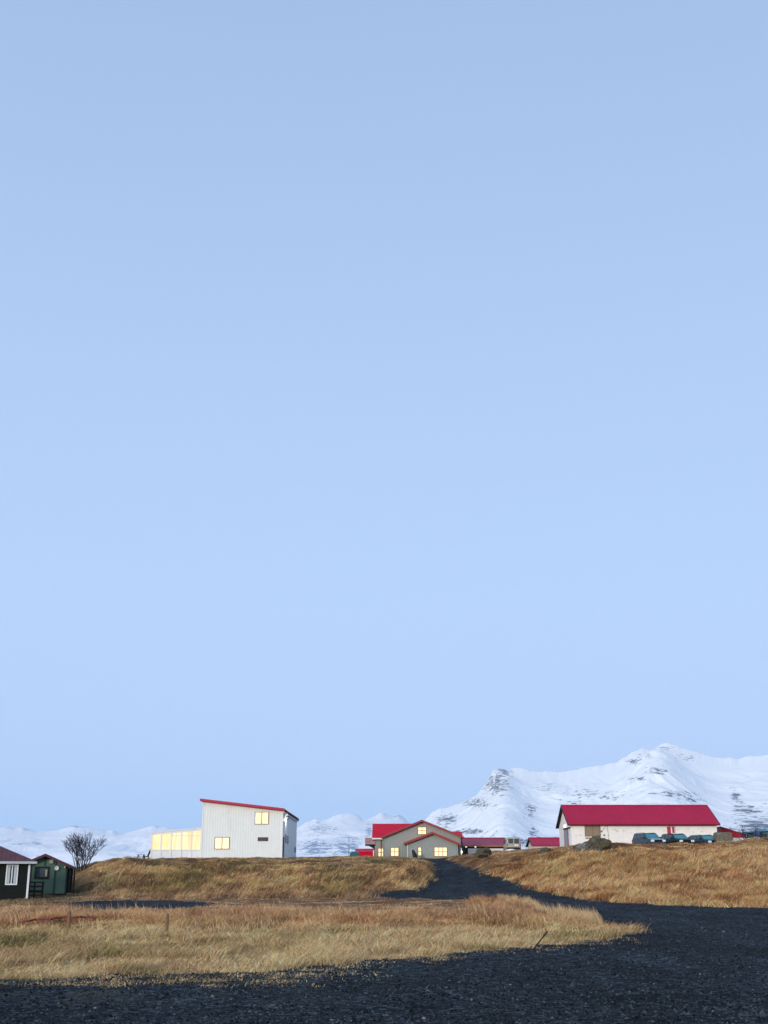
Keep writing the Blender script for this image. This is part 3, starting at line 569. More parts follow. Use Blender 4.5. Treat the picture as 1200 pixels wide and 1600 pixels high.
# ------------------------------------------------------------------ white house
def white_house():
    Y0 = 123.5; o = P(440, 1345, Y0); pl = Plane(o); L_ = pl.loc
    t = thing('white_house', o, 0, 'tall white clad house with red edged single slope roof and glowing sunroom on its left', 'house')
    xl = L_(316, 1300)[0]; xr = 0.0; zL = L_(316, 1252.5)[1]; zR = L_(442, 1267)[1]; dep = 20.0
    zt = lambda x: zL + (zR - zL) * (x - xl) / (xr - xl) - .02
    MB().wall(ribs(xl, xr, .065), 0, -.4, zt, .010).build('wall', M['white_clad'], t)
    b = MB().wall([-y for y in ribs(-dep, 0, .14)][::-1], 0, -.4, lambda x: zR - .04, .022)
    # right-hand side wall, ribbed along y
    b.v = [(-yy, q, z) for q, yy, z in b.v]; so = MB(); so.v = b.v; so.f = [tuple(reversed(f)) for f in b.f]; so.build('side_wall', M['side_clad'], t)
    MB().add([(xl, dep, -.4), (xr, dep, -.4), (xr, dep, zR), (xl, dep, zL)], [(3, 2, 1, 0)]).add([(xl, .0, -.4), (xl, dep, -.4), (xl, dep, zL), (xl, 0, zL)], [(0, 1, 2, 3)]).build('rear_wall', M['white_clad'], t)
    ov = .28; zl2 = zL + (zL - zR) / (xr - xl) * ov; zr2 = zR - (zL - zR) / (xr - xl) * ov * .6
    r = MB().prism([(xl - ov, zl2), (xr + ov * .6, zr2), (xr + ov * .6, zr2 + .22), (xl - ov, zl2 + .22)], -.45, dep + .3).build('roof', M['red_roof'], t)
    MB().prism([(xl - ov - .03, zl2 + .02), (xr + ov * .6 + .03, zr2 + .02), (xr + ov * .6 + .03, zr2 + .25), (xl - ov - .03, zl2 + .25)], -.50, -.453).build('verge_board', M['red_trim'], r)
    MB().box(xr + ov * .6 + .002, xr + ov * .6 + .08, -.42, dep + .3, zr2 - .08, zr2 + .12).build('gutter', M['dark_wood'], r)
    MB().box(xr + ov * .6 - .05, xr + ov * .6 - .0, -.40, dep + .3, zr2 - .22, zr2 - .003).build('eave_board', M['trim_white'], r)
    for x, nm in ((xl, 0), (xr, 1)): MB().box(x - .06, x + .05, -.045, .07, -.4, zt(x) - .02).build('corner_trim', M['trim_white'], t)
    def win(u0, u1, v0, v1, pm, fm, **k):
        a, z1 = L_(u0, v0); c, z0 = L_(u1, v1); return window(t, a, c, z0, z1, -.022, fm, pm, **k)
    win(399.3, 419, 1269.5, 1287.2, M['win_lit'], M['maroon_frame'], fw=.045, bar=.08, bm_=M['wood'])
    win(336.5, 357.5, 1308.8, 1326, M['win_white'], M['maroon_frame'], fw=.05, bar=.07, bm_=M['wood'])
    win(404, 417.5, 1309.5, 1312.8, M['glass'], M['maroon_frame'], fw=.08, cols=1)
    # side wall: door, small windows, lamp
    MB().box(-.02, .06, .5, 2.1, -.3, 2.35).build('door', M['dark'], t)
    side_window(t, .022, 3.6, 4.7, 1.95, 2.55, M['dark'], M['glass']); side_window(t, .022, 6.2, 7.3, 1.9, 2.5, M['dark'], M['glass'])
    side_window(t, .022, 6.0, 7.2, 4.35, 4.95, M['dark'], M['glass'])
    lf = MB().box(.02, .14, 3.7, 3.95, 4.3, 4.55).build('wall_lamp', M['steel'], t); MB().box(.045, .115, 3.73, 3.92, 4.24, 4.298).build('bulb', M['lampw'], lf)
    ld = bpy.data.lights.new('wall_lamp_light', 'POINT'); ld.energy = 60; ld.color = (1, .93, .8); ld.shadow_soft_size = .08; lo = bpy.data.objects.new('wall_lamp_light', ld); COL.objects.link(lo); lo.parent = t; lo.location = (.28, 3.83, 4.15)
    MB().box(.02, .16, 17.0, 17.6, 1.1, 1.7).build('meter_box', M['steel'], t)
    # sunroom
    sx0 = L_(234, 1340)[0]; sx1 = xl - .06; zA = L_(236, 1302)[1]; zB = L_(314, 1294.5)[1]; zs = L_(280, 1328)[1]
    zf = lambda x: zA + (zB - zA) * (x - sx0) / (sx1 - sx0); y = .25
    s = MB().box(sx0, sx1, y, y + 4.0, -.4, zs - .06).build('sunroom', M['trim_white'], t)
    n = 5; pw = .07; fr = MB(); pn = MB()
    for i in range(n + 1):
        x = sx0 + (sx1 - sx0) * i / n; x = min(max(x, sx0 + pw), sx1 - pw); fr.prism([(x - pw, -.38), (x + pw, -.38), (x + pw, zf(x) - .01), (x - pw, zf(x) - .01)], y - .06, y - .002)
    fr.box(sx0, sx1, y - .05, y + .05, zs - .06, zs + .06)
    fr.prism([(sx0, zf(sx0) - .18), (sx1, zf(sx1) - .18), (sx1, zf(sx1)), (sx0, zf(sx0))], y - .04, y + .05)
    zb = L_(280, 1305.5)[1]
    for i in (2, 3, 4):
        xa = sx0 + (sx1 - sx0) * i / n + pw; xb = sx0 + (sx1 - sx0) * (i + 1) / n - pw; fr.box(xa, xb, y - .03, y + .03, zb - .04, zb + .04)
    fr.build('sunroom_frame', M['trim_white'], s)
    for i in range(n):
        xa = sx0 + (sx1 - sx0) * i / n + pw; xb = sx0 + (sx1 - sx0) * (i + 1) / n - pw
        MB().prism([(xa, zs + .05), (xb, zs + .05), (xb, zf(xb) - .17), (xa, zf(xa) - .17)], y + .015, y + .04).build('sunroom_pane', M['sunroom_lit'] if i < 2 else M['sunroom_drape'], s)
    MB().prism([(sx0 - .05, zf(sx0) + .003), (sx1, zf(sx1) + .003), (sx1, zf(sx1) + .09), (sx0 - .05, zf(sx0) + .09)], y - .10, y + 4.1).build('sunroom_roof', M['trim_white'], s)
    MB().add([(sx0, y, zs - .06), (sx0, y + 4, zs - .06), (sx0, y + 4, zf(sx0) - .01), (sx0, y, zf(sx0) - .01)], [(3, 2, 1, 0)]).build('sunroom_end', M['trim_white'], s)
    return t
white_house()
# ------------------------------------------------------------------ grey house
def gable_roof(parent, xL, zLf, xA, zA, xR, zRt, y0, y1, th, mat, trim, tw=.22):
    k = MB().prism([(xL, zLf), (xA, zA), (xR, zRt), (xR, zRt - th), (xA, zA - th), (xL, zLf - th)], y0, y1)
    k.f = [tuple(reversed(f)) for f in k.f]
    r = k.build('roof', mat, parent)
    v = MB().prism([(xL - .04, zLf + .03), (xA, zA + .04), (xR + .04, zRt + .03), (xR + .04, zRt - tw), (xA, zA - tw - .01), (xL - .04, zLf - tw)], y0 - .06, y0 - .003)
    v.f = [tuple(reversed(f)) for f in v.f]; v.build('verge_board', trim, r); return r
def grey_house():
    Y0 = 166.0; o = P(659, 1343, Y0); pl = Plane(o); L_ = pl.loc; gw = M['grey_clad']
    t = thing('grey_house', o, 0, 'grey clad house with red gabled roofs, lit windows and brown balcony', 'house')
    # main cross gable
    xL, xR = L_(599.5, 1320)[0], L_(720, 1320)[0]; eL = L_(596, 1307.5); eR = L_(724.5, 1308); ap = L_(659, 1281.5)
    def zt(x):
        return (eL[1] + (ap[1] - eL[1]) * (x - eL[0]) / (ap[0] - eL[0]) if x < ap[0] else eR[1] + (ap[1] - eR[1]) * (x - eR[0]) / (ap[0] - eR[0])) - .08
    MB().wall(sorted(set(ribs(xL, ap[0], .08) + ribs(ap[0], xR, .08))), 0, -.6, zt, .02).build('wall', gw, t)
    MB().add([(xL, 0, -.6), (xL, 14, -.6), (xL, 14, zt(xL)), (xL, 0, zt(xL)), (xR, 0, -.6), (xR, 14, -.6), (xR, 14, zt(xR)), (xR, 0, zt(xR)), (ap[0], 14, ap[1] - .1)], [(3, 2, 1, 0), (4, 5, 6, 7), (2, 8, 6, 5, 1)]).build('side_wall', gw, t)
    gable_roof(t, eL[0], eL[1], ap[0], ap[1], eR[0], eR[1], -.6, 14.3, .16, M['red_roof'], M['brick_trim'])
    # long wing behind, ridge along x
    yw = 3.0; wl, wz = L_(586, 1307.5, yw); rl, rz = L_(585, 1287, yw + 4.5); rr = L_(652, 1287, yw + 4.5)[0]
    MB().box(wl, xL - .01, yw, yw + 9, -.6, wz - .1).build('wing_wall', gw, t)
    a = wl - .4; q = MB().slab([(a, yw - .5, wz - .15), (rr, yw - .5, wz - .15), (rr, yw + 4.5, rz), (a - .0, yw + 4.5, rz)], .15)
    q.slab([(a, yw + 4.5, rz), (rr, yw + 4.5, rz), (rr, yw + 9.6, wz - .15), (a, yw + 9.6, wz - .15)], .15); wr = q.build('wing_roof', M['red_roof'], t)
    MB().add([(wl, yw, wz - .12), (wl, yw + 9, wz - .12), (wl, yw + 4.5, rz - .2)], [(0, 2, 1)]).build('wing_gable', gw, t)
    MB().box(a, xL - .1, yw - .58, yw - .52, wz - .36, wz - .17).build('eave_board', M['trim_white'], wr)
    yr = 5.0; r0 = L_(700, 1299, yr); r1 = L_(723, 1299, yr); e1 = L_(722.5, 1307, yr - 2)
    MB().slab([(r0[0], yr - 2.2, e1[1] - .1), (r1[0] - .1, yr - 2.2, e1[1] - .1), (r1[0] - .1, yr + 1, r1[1]), (r0[0], yr + 1, r1[1])], .12).build('rear_roof', M['red_roof'], t)
    # low front gable
    y = -3.2; ql = L_(631, 1317, y - .5); qa = L_(675.5, 1300, y - .5); qr = L_(720.5, 1319, y - .5); wl2, wr2 = L_(637, 1330, y)[0], L_(715.5, 1330, y)[0]
    def z2(x): return (ql[1] + (qa[1] - ql[1]) * (x - ql[0]) / (qa[0] - ql[0]) if x < qa[0] else qr[1] + (qa[1] - qr[1]) * (x - qr[0]) / (qa[0] - qr[0])) - .08
    MB().wall(sorted(set(ribs(wl2, qa[0], .08) + ribs(qa[0], wr2, .08))), y, -.6, z2, .02).build('porch_wall', gw, t)
    for q in (wl2, wr2): MB().add([(q, y, -.6), (q, -.03, -.6), (q, -.03, z2(q)), (q, y, z2(q))], [(3, 2, 1, 0)]).build('porch_side', gw, t)
    gable_roof(t, ql[0], ql[1], qa[0], qa[1], qr[0], qr[1], y - .5, -.03, .14, M['red_roof'], M['brick_trim'], .26)
    MB().tube((wl2 - .02, y - .06, -.5), (wl2 - .02, y - .06, z2(wl2) - .1), .05).build('downpipe', M['trim_white'], t)
    MB().tube((xL - .03, -.08, -.5), (xL - .03, -.08, zt(xL) - .1), .05).build('downpipe', M['steel'], t)
    MB().tube((L_(595.5, 1320, yw)[0], yw - .07, -.4), (L_(595.5, 1320, yw)[0], yw - .07, wz - .3), .07).build('downpipe', M['brick_trim'], t)
    def win(u0, u1, v0, v1, yy, c, r):
        a_, z1 = L_(u0, v0, yy); c_, z0 = L_(u1, v1, yy); f = window(t, a_, c_, z0, z1, yy - .02, M['win_wood'], M['win_lit'], fw=.09, cols=c, rows=r, bar=.07); return f
    win(611, 622.5, 1324.8, 1337.3, 0, 2, 2); win(653.3, 665.5, 1292.8, 1303.2, 0, 2, 2); win(591.3, 599, 1326, 1338, yw, 2, 2)
    win(653.6, 658, 1324.3, 1336.4, y, 1, 2); win(679, 698.2, 1324.3, 1337.4, y, 3, 2)
    # balcony
    bx0, bz0 = L_(570.5, 1321, yw - .2); bz1 = L_(571, 1309.3, yw - .2)[1]; bx1 = wl - .01
    b = MB().box(bx0, bx1, yw - .2, yw + 2.6, bz0, bz0 + .16).build('balcony', M['dark_wood'], t); k = MB()
    nb = 12
    for i in range(nb):
        xa = bx0 + (bx1 - bx0) * i / nb; k.box(xa + .012, xa + (bx1 - bx0) / nb - .012, yw - .2, yw - .16, bz0 + .165, bz1 - .06)
    for i in range(16): ya = yw - .14 + 2.7 * i / 16; k.box(bx0, bx0 + .04, ya + .01, ya + .155, bz0 + .165, bz1 - .06)
    k.box(bx0 - .03, bx1, yw - .25, yw - .12, bz1 - .058, bz1); k.build('balcony_rail', M['balcony'], b)
    MB().prism([(bx0 + .4, bz0 - .01), (bx1, bz0 - .01), (bx1, bz0 - .5)], yw + .1, yw + .2).build('balcony_bracket', M['dark_wood'], b)
    lamp = MB().box(xR + .02, xR + .25, 1.0, 1.2, 0.85, 1.15).build('wall_lamp', M['lamp'], t)
    return t
grey_house()
def grill():
    o = P(648, 1343.5, 160.5); t = thing('covered_barbecue', o, 0, 'black covered barbecue leaning by the front wall of the grey house', 'barbecue')
    m = MB(); prof = [(0, .34, .30, 0.10), (.45, .32, .28, .04), (.8, .27, .24, -.06), (1.05, .20, .18, -.16), (1.22, .12, .11, -.2), (1.28, .03, .03, -.2)]; n = 14; v = []; f = []
    for (z, rx, ry, cx) in prof:
        for i in range(n):
            a = 2 * math.pi * i / n; w_ = 1 + .07 * math.sin(3 * a + z * 4); v.append((cx + rx * w_ * math.cos(a), ry * w_ * math.sin(a), z))
    for k in range(len(prof) - 1):
        for i in range(n): f.append((k * n + i, k * n + (i + 1) % n, (k + 1) * n + (i + 1) % n, (k + 1) * n + i))
    f.append(tuple(range((len(prof) - 1) * n, len(prof) * n))); m.add(v, f).build('cover', M['dark'], t, True)
    MB().box(-.2, .45, -.25, .25, -.12, -.003).build('foot', M['steel'], t)
grill()
# ------------------------------------------------------------------ simple long buildings
def long_house(name, label, u0, u1, v_eave, v_ridge, v_base, Y0, dep, wallm, roofm, ov=.25, cat='building', trim=None, extend=0, u_right_wall=None, rakem=None, th=0.0):
    o = P(u0, v_base, Y0); pl = Plane(o, th); L_ = pl.loc; t = thing(name, o, th, label, cat)
    x1 = L_(u1, v_base)[0] + extend; ze = L_(u0, v_eave, -ov)[1]; zr = L_(u0, v_ridge, dep / 2)[1]
    sl = (zr - ze) / (dep / 2 + ov); zw = ze + sl * ov - .03
    MB().box(0, x1, 0, dep, -.8, zw - .10).add([(0, 0, zw - .10), (0, dep, zw - .10), (0, dep / 2, zr - .16), (x1, 0, zw - .10), (x1, dep, zw - .10), (x1, dep / 2, zr - .16)], [(0, 2, 1), (3, 4, 5)]).build('wall', wallm, t)
    q = MB(); a, b = -ov, x1 + ov
    q.slab([(a, -ov, ze), (b, -ov, ze), (b, dep / 2, zr), (a, dep / 2, zr)], .12).slab([(a, dep / 2, zr), (b, dep / 2, zr), (b, dep + ov, ze), (a, dep + ov, ze)], .12)
    r = q.build('roof', roofm, t)
    e_ = .135; MB().slab([(a + .01, -ov + .02, ze - e_), (b - .01, -ov + .02, ze - e_), (b - .01, dep / 2, zr - e_), (a + .01, dep / 2, zr - e_)], .02).slab([(a + .01, dep / 2, zr - e_), (b - .01, dep / 2, zr - e_), (b - .01, dep + ov - .02, ze - e_), (a + .01, dep + ov - .02, ze - e_)], .02).build('soffit', M['dark_wood'], r)
    MB().tube((a, dep / 2, zr + .02), (b, dep / 2, zr + .02), .07, n=6).build('ridge_cap', roofm, r)
    MB().box(a, b, -ov - .07, -ov - .003, ze - .17, ze - .01).build('gutter', trim or roofm, r)
    for xx in (a - .045, b + .003):
        rk = MB().add([(xx, -ov, ze + .02), (xx, dep / 2, zr + .03), (xx, dep + ov, ze + .02), (xx, dep + ov, ze - .2), (xx, dep / 2, zr - .2), (xx, -ov, ze - .2)] + [(xx + .04, -ov, ze + .02), (xx + .04, dep / 2, zr + .03), (xx + .04, dep + ov, ze + .02), (xx + .04, dep + ov, ze - .2), (xx + .04, dep / 2, zr - .2), (xx + .04, -ov, ze - .2)],
               [(0, 1, 4, 5), (1, 2, 3, 4), (11, 10, 7, 6), (10, 9, 8, 7), (0, 6, 7, 1), (1, 7, 8, 2), (5, 4, 10, 11), (4, 3, 9, 10)])
        rk.build('rake_board', rakem or M['dark'], r)
    return t, L_, x1, ze, zr
def barn():
    t, L_, x1, ze, zr = long_house('barn', 'long weathered white barn with crimson roof, boarded window and red hatch', 893, 1122.5, 1287.5, 1258.6, 1326.5, 140, 9.2, M['plaster'], M['barn_roof'], .32, 'barn', trim=simple('maroon_gutter', (.12, .012, .02), .5))
    a, z1 = L_(914.5, 1291.5); b, z0 = L_(937.5, 1305.8)
    window(t, a, b, z0, z1, 0, M['wood'], M['board'], fw=.09, cols=2, bar=.1, name='boarded_window'); MB().box(L_(909, 1291)[0], b + .12, -.12, -.052, z1 + .1, z1 + .17).build('lintel_track', M['dark_wood'], t)
    MB().box(a - .05, b - .3, -.09, .02, z0 - .32, z0 - .20).build('sill', M['wood'], t)
    a, z1 = L_(1042, 1291.6); b, z0 = L_(1055.5, 1305)
    h = MB().box(a, b, -.05, .02, z0 - .6, z1).build('red_hatch', M['red_trim'], t); xm = a + (b - a) * .53
    MB().box(xm - .07, xm + .07, -.075, -.052, z0 + .1, z1 - .05).build('mullion', M['trim_white'], h); MB().box(b - .09, b - .03, -.07, -.052, z0 - .2, z1 - .05).box(xm + .08, b - .1, -.07, -.052, z0 + .15, z0 + .24).build('frame_rail', M['trim_white'], h)
    # gable end door, lamp and sliding track on the left end wall (x = 0)
    door = MB().box(-.06, .02, 2.0, 4.6, -.5, 2.15).build('door', simple('grey_blue_door', (.27, .32, .40), .6, .1), t)
    MB().box(-.09, -.062, 1.85, 2.0, -.5, 2.2).box(-.09, -.062, 4.6, 4.75, -.5, 2.2).box(-.09, -.062, 1.85, 4.75, 2.2, 2.295).build('door_frame', M['brick_trim'], door)
    MB().box(-.14, -.092, -.2, 5.2, 2.3, 2.42).build('door_track', M['dark_wood'], t)
    l = MB().box(-.22, -.0, 3.4, 3.8, 2.5, 2.8).build('wall_lamp', M['lampw'], t)
    MB().tube((-.04, -.05, -.5), (-.04, -.05, ze - .2), .035).build('downpipe', M['trim_white'], t)
    for u_, v_ in ((940, 1299), (944, 1305)):
        x, z = L_(u_, v_); MB().box(x - .1, x + .1, -.07, .02, z - .1, z + .1).build('vent', M['steel'], t)
    x0, zz0 = L_(941, 1297); MB().tube((x0, -.03, zz0), (x0 + .6, -.03, zz0 + .55), .015, n=5).tube((x0 + .6, -.03, zz0 + .55), (x0 + .75, -.03, zz0 - 2.0), .015, n=5).build('cable', M['dark_wood'], t)
barn()
t, L_, x1, ze, zr = long_house('shed', 'small white shed with crimson roof just left of the long barn', 834, 878, 1320, 1309.3, 1328, 172, 7, M['plaster2'], M['barn_roof'], .25, 'shed')
t, L_, x1, ze, zr = long_house('low_building', 'low building with plum roof between grey house and beige van', 727, 785, 1321, 1309.5, 1330, 176, 8, M['dark_wood'], M['plum_roof'], .3, 'building', trim=M['win_wood'], extend=.5)
MB().box(.3, x1 + .2, -1.2, -1.1, -.8, .35).build('low_fence', M['plaster2'], t)
for xx in (0.02, 1.35):
    lp = MB().box(xx, xx + .22, -.06, -.003, .55, .75).build('lamp', M['lamp'], t)
t, L_, x1, ze, zr = long_house('red_shed', 'bright red low shed behind the teal tarp, left of the grey house', 556, 592, 1330.5, 1327, 1342, 178, 6, M['red_roof'], M['red_roof'], .1, 'shed', rakem=M['red_trim'])
MB().box(L_(583, 1330, -.3)[0], L_(584.6, 1330, -.3)[0], -.3, -.2, -.6, ze + .15).build('white_post', M['trim_white'], t)
def red_lean_to():
    o = P(1123.5, 1316, 147); L_ = Plane(o).loc; t = thing('lean_to_shed', o, 0, 'red lean-to shed with sloping roof at the right end of the barn', 'shed')
    a = L_(1123.8, 1292.5); b = L_(1164, 1304.5); zb = L_(1150, 1309)[1]
    MB().prism([(a[0] + .15, zb), (b[0], zb), (b[0], b[1]), (a[0] + .15, a[1])], 0, 5).build('wall', simple('lean_to_red', (.33, .015, .03), .55, .1), t)
    MB().box(a[0] + .15, b[0] - .35, -.015, 4.9, -.8, zb - .002).build('plinth', M['plaster2'], t)
    MB().prism([(a[0] + .12, a[1] + .003), (b[0] + .12, b[1] - .03), (b[0] + .12, b[1] + .05), (a[0] + .12, a[1] + .10)], -.15, 5.1).build('roof', M['brick_trim'], t)
red_lean_to()
def teal_building():
    o = P(1187, 1316, 150); L_ = Plane(o).loc; t = thing('teal_building', o, 0, 'teal building with pale blue roof at the right edge behind the hill', 'building')
    z = L_(1190, 1299)[1]; w = 6; MB().box(0.3, w, 0, 6, -.8, z).build('wall', M['teal_wall'], t)
    MB().prism([(-.25, z - .05), (w, z + .32), (w, z + .47), (-.25, z + .12)], -.5, 6.3).build('roof', M['blue_roof'], t)
    a, z1 = L_(1191, 1304); b, z0 = L_(1198, 1311); window(t, a, b, z0, z1, 0, M['dark'], M['glass'], fw=.06)
    MB().tube((.02, -.06, -.8), (.02, -.06, z - .1), .09).build('downpipe', M['blue'], t)
teal_building()
def blue_barrel():
    o = P(1183.5, 1313, 146); t = thing('blue_barrel', o, 0, 'blue plastic barrel beside the teal building', 'barrel')
    m = MB(); r = [(0, .28), (.1, .3), (.3, .31), (.32, .33), (.35, .31), (.6, .31), (.62, .33), (.65, .31), (.85, .3), (.92, .27)]; n = 14; v = []; f = []
    for z, q in r: v += [(q * math.cos(2 * math.pi * i / n), q * math.sin(2 * math.pi * i / n), z) for i in range(n)]
    for k in range(len(r) - 1): f += [(k * n + i, k * n + (i + 1) % n, (k + 1) * n + (i + 1) % n, (k + 1) * n + i) for i in range(n)]
    f.append(tuple(range((len(r) - 1) * n, len(r) * n))); m.add(v, f).build('drum', M['blue'], t, True)
    MB().tube((.12, 0, .921), (.12, 0, .95), .04).build('cap', M['trim_white'], t)
blue_barrel()
# ------------------------------------------------------------------ cabins
def dark_cabin():
    Y0 = 83; o = P(42, 1410, Y0); th = math.radians(17.0); L_ = Plane(o, th).loc
    t = thing('dark_cabin', o, th, 'dark green cabin with white window and maroon hipped roof at the left edge', 'cabin')
    W = 6.4; D = 4.6; ze = L_(20, 1348.5)[1]
    b = MB(); n = 17
    for i in range(n): z0 = -.2 + (ze + .2) * i / n; z1 = -.2 + (ze + .2) * (i + 1) / n; b.box(-W, 0, 0 if i % 1 else -.012 * (i % 2), D, z0, z1 - .002)
    b.build('wall', M['dark_green'], t)
    ov = .42; zr = ze + 1.25; zE = L_(20, 1346)[1]
    A = (-W - ov, -ov, zE); B = (ov, -ov, zE); C_ = (ov, D + ov, zE); D_ = (-W - ov, D + ov, zE); R0 = (-W + 2.0, D / 2, zr); R1 = (-2.3, D / 2, zr)
    r = MB().slab([A, B, R1, R0], .06).slab([B, C_, R1], .06).slab([C_, D_, R0, R1], .06).slab([D_, A, R0], .06).build('roof', M['brown_roof'], t)
    MB().box(-W - ov, ov, -ov - .03, -ov - .003, zE - .15, zE - .0).box(ov + .003, ov + .03, -ov, D + ov, zE - .15, zE).build('fascia', simple('cabin_fascia', (.42, .50, .50), .6, .08), r)
    MB().box(-W - ov, ov, -ov + .005, D + ov, zE - .14, zE - .10).build('soffit', M['dark_wood'], r)
    MB().box(-.10, .03, -.07, .0, -.1, zE - .15).build('corner_board', M['trim_white'], t)
    a, z1 = L_(12.5, 1352.5); c, z0 = L_(24.5, 1380.5); window(t, a, c, z0, z1, -.02, M['trim_white'], M['glass'], fw=.09, cols=2, bar=.07, proud=.07)
    pc = simple('pale_curtain', (.45, .52, .55), .8, .05)
    for q in (a + .02, c - .17): MB().box(q, q + .15, -.06, -.035, z0 + .02, z1 - .02).build('curtain', pc, t)
dark_cabin()
def green_cabin():
    Y0 = 92; o = P(66.5, 1398, Y0); th = math.radians(13.5); L_ = Plane(o, th).loc
    t = thing('green_cabin', o, th, 'small green gabled cabin with round white dish and dark corner porch', 'cabin')
    xr = L_(103.5, 1380)[0]; xe, ze = L_(117, 1355.5); xa, za = L_(66.8, 1336); xl = -xe; D = 4.5
    zt = lambda x: za - (za - ze) * abs(x) / xe - .05
    b = MB(); n = 15; zl_ = ze - .05
    for i in range(n):
        z0 = .08 + (zl_ - .08) * i / n; z1 = .08 + (zl_ - .08) * (i + 1) / n; b.box(xl + .15, xr, -.014 * (i % 2), D, z0, z1 - .002)
    b.prism([(xl + .15, zl_), (xe - .15, zl_), (0, za - .08)], -.01, D); b.build('wall', M['green'], t)
    MB().box(xl + .1, xe - .1, -.03, D, -.25, .078).build('base', M['dark_wood'], t)
    ov = .12; k = MB().prism([(xl - ov, ze - .02), (0, za + .08), (xe + ov, ze - .02), (xe + ov, ze - .12), (0, za - .03), (xl - ov, ze - .12)], -.55, D + .4); k.f = [tuple(reversed(f)) for f in k.f]
    r = k.build('roof', M['brown_roof'], t)
    k = MB().prism([(xl - ov, ze - .0), (0, za + .1), (xe + ov, ze), (xe + ov, ze - .17), (0, za - .09), (xl - ov, ze - .17)], -.60, -.553); k.f = [tuple(reversed(f)) for f in k.f]; k.build('verge_board', simple('plum_board', (.09, .035, .05), .6, .15), r)
    for u_ in (46.5, 85, 103):
        x = L_(u_, 1380)[0]; MB().box(x - .05, x + .05, -.07, -.003, .08, zt(x)).build('corner_board', M['green_trim'], t)
    x = 0; MB().box(-.04, .04, -.06, -.003, L_(66, 1353)[1], za - .1).build('batten', M['green_trim'], t)
    # recessed corner porch
    MB().box(xr + .01, xe - .15, 1.2, D - .02, .08, zl_ - .01).build('porch_wall', M['dark_green'], t)
    for u_ in (108.5, 115.5):
        x = L_(u_, 1380)[0]; MB().box(x - .07, x + .05, -.02, .10, .08, zt(x) - .02).build('porch_post', M['dark_wood'], t)
    MB().box(L_(104.5, 1394)[0], L_(111, 1394)[0], -.4, -.04, .0, .12).build('step', M['wood'], t)
    a, z1 = L_(57, 1356.5); c, z0 = L_(74, 1370.5); w_ = window(t, a, c, z0, z1, -.014, M['dark_wood'], M['glass'], fw=.12, cols=1, proud=.06)
    MB().box(c - .17, c - .04, -.055, -.043, z0 + .06, z1 - .1).build('curtain', simple('cream_curtain', (.45, .40, .30), .8, .1), w_)
    x, z = L_(80.5, 1346.5); MB().box(x - .15, x + .13, -.14, -.015, z - .12, z + .12).build('vent_box', simple('cream_box', (.36, .40, .33), .6, .05), t)
    x, z = L_(88.5, 1356.3); dsh = MB(); n = 20; v = [(x, -.10, z)]; 
    for rr, yy in ((.09, -.105), (.165, -.16), (.17, -.15)): v += [(x + rr * math.cos(2 * math.pi * i / n), yy, z + rr * math.sin(2 * math.pi * i / n)) for i in range(n)]
    f = [(0, 1 + i, 1 + (i + 1) % n) for i in range(n)] + [(1 + k * n + i, 1 + (k + 1) * n + i, 1 + (k + 1) * n + (i + 1) % n, 1 + k * n + (i + 1) % n) for k in range(2) for i in range(n)]
    dsh.add(v, f).tube((x, -.1, z), (x, -.0, z), .03); dsh.build('satellite_dish', M['trim_white'], t)
    x, z = L_(101.5, 1356); MB().tube((x, -.15, z - .02), (x, -.15, z + .12), .07, .05).tube((x, -.15, z + .05), (x, -.01, z + .05), .02).build('porch_lamp', simple('cream_lamp', (.6, .5, .35), .5, .05), t)
green_cabin()
def railing():
    th = math.radians(15); o = P(44, 1408, 84.5); L_ = Plane(o, th).loc; t = thing('wooden_railing', o, th, 'dark wooden deck railing with steps between the two cabins', 'railing')
    for u_ in (43, 52.8, 65.5):
        x = L_(u_, 1400)[0]; MB().box(x - .06, x + .06, -.05, .05, -.1, L_(50, 1379)[1]).build('post', M['dark_wood'], t)
    xa = L_(42, 1400)[0]; xb = L_(67.5, 1400)[0]
    for v0, v1 in ((1377.6, 1379.5), (1384, 1386.5)): MB().box(xa, xb, -.09, -.052, L_(50, v1)[1], L_(50, v0)[1]).build('rail', M['dark_wood'], t)
    zz = L_(50, 1391)[1]; MB().box(xa, xb, -.06, 1.6, zz - .16, zz).build('deck', M['dark_wood'], t)
    for i in range(2): z = zz - .35 - .22 * i; MB().box(xa, xb - .1, -.4 - .25 * i, -.1 - .25 * i, z, z + .06).build('step', M['dark_wood'], t)
railing()
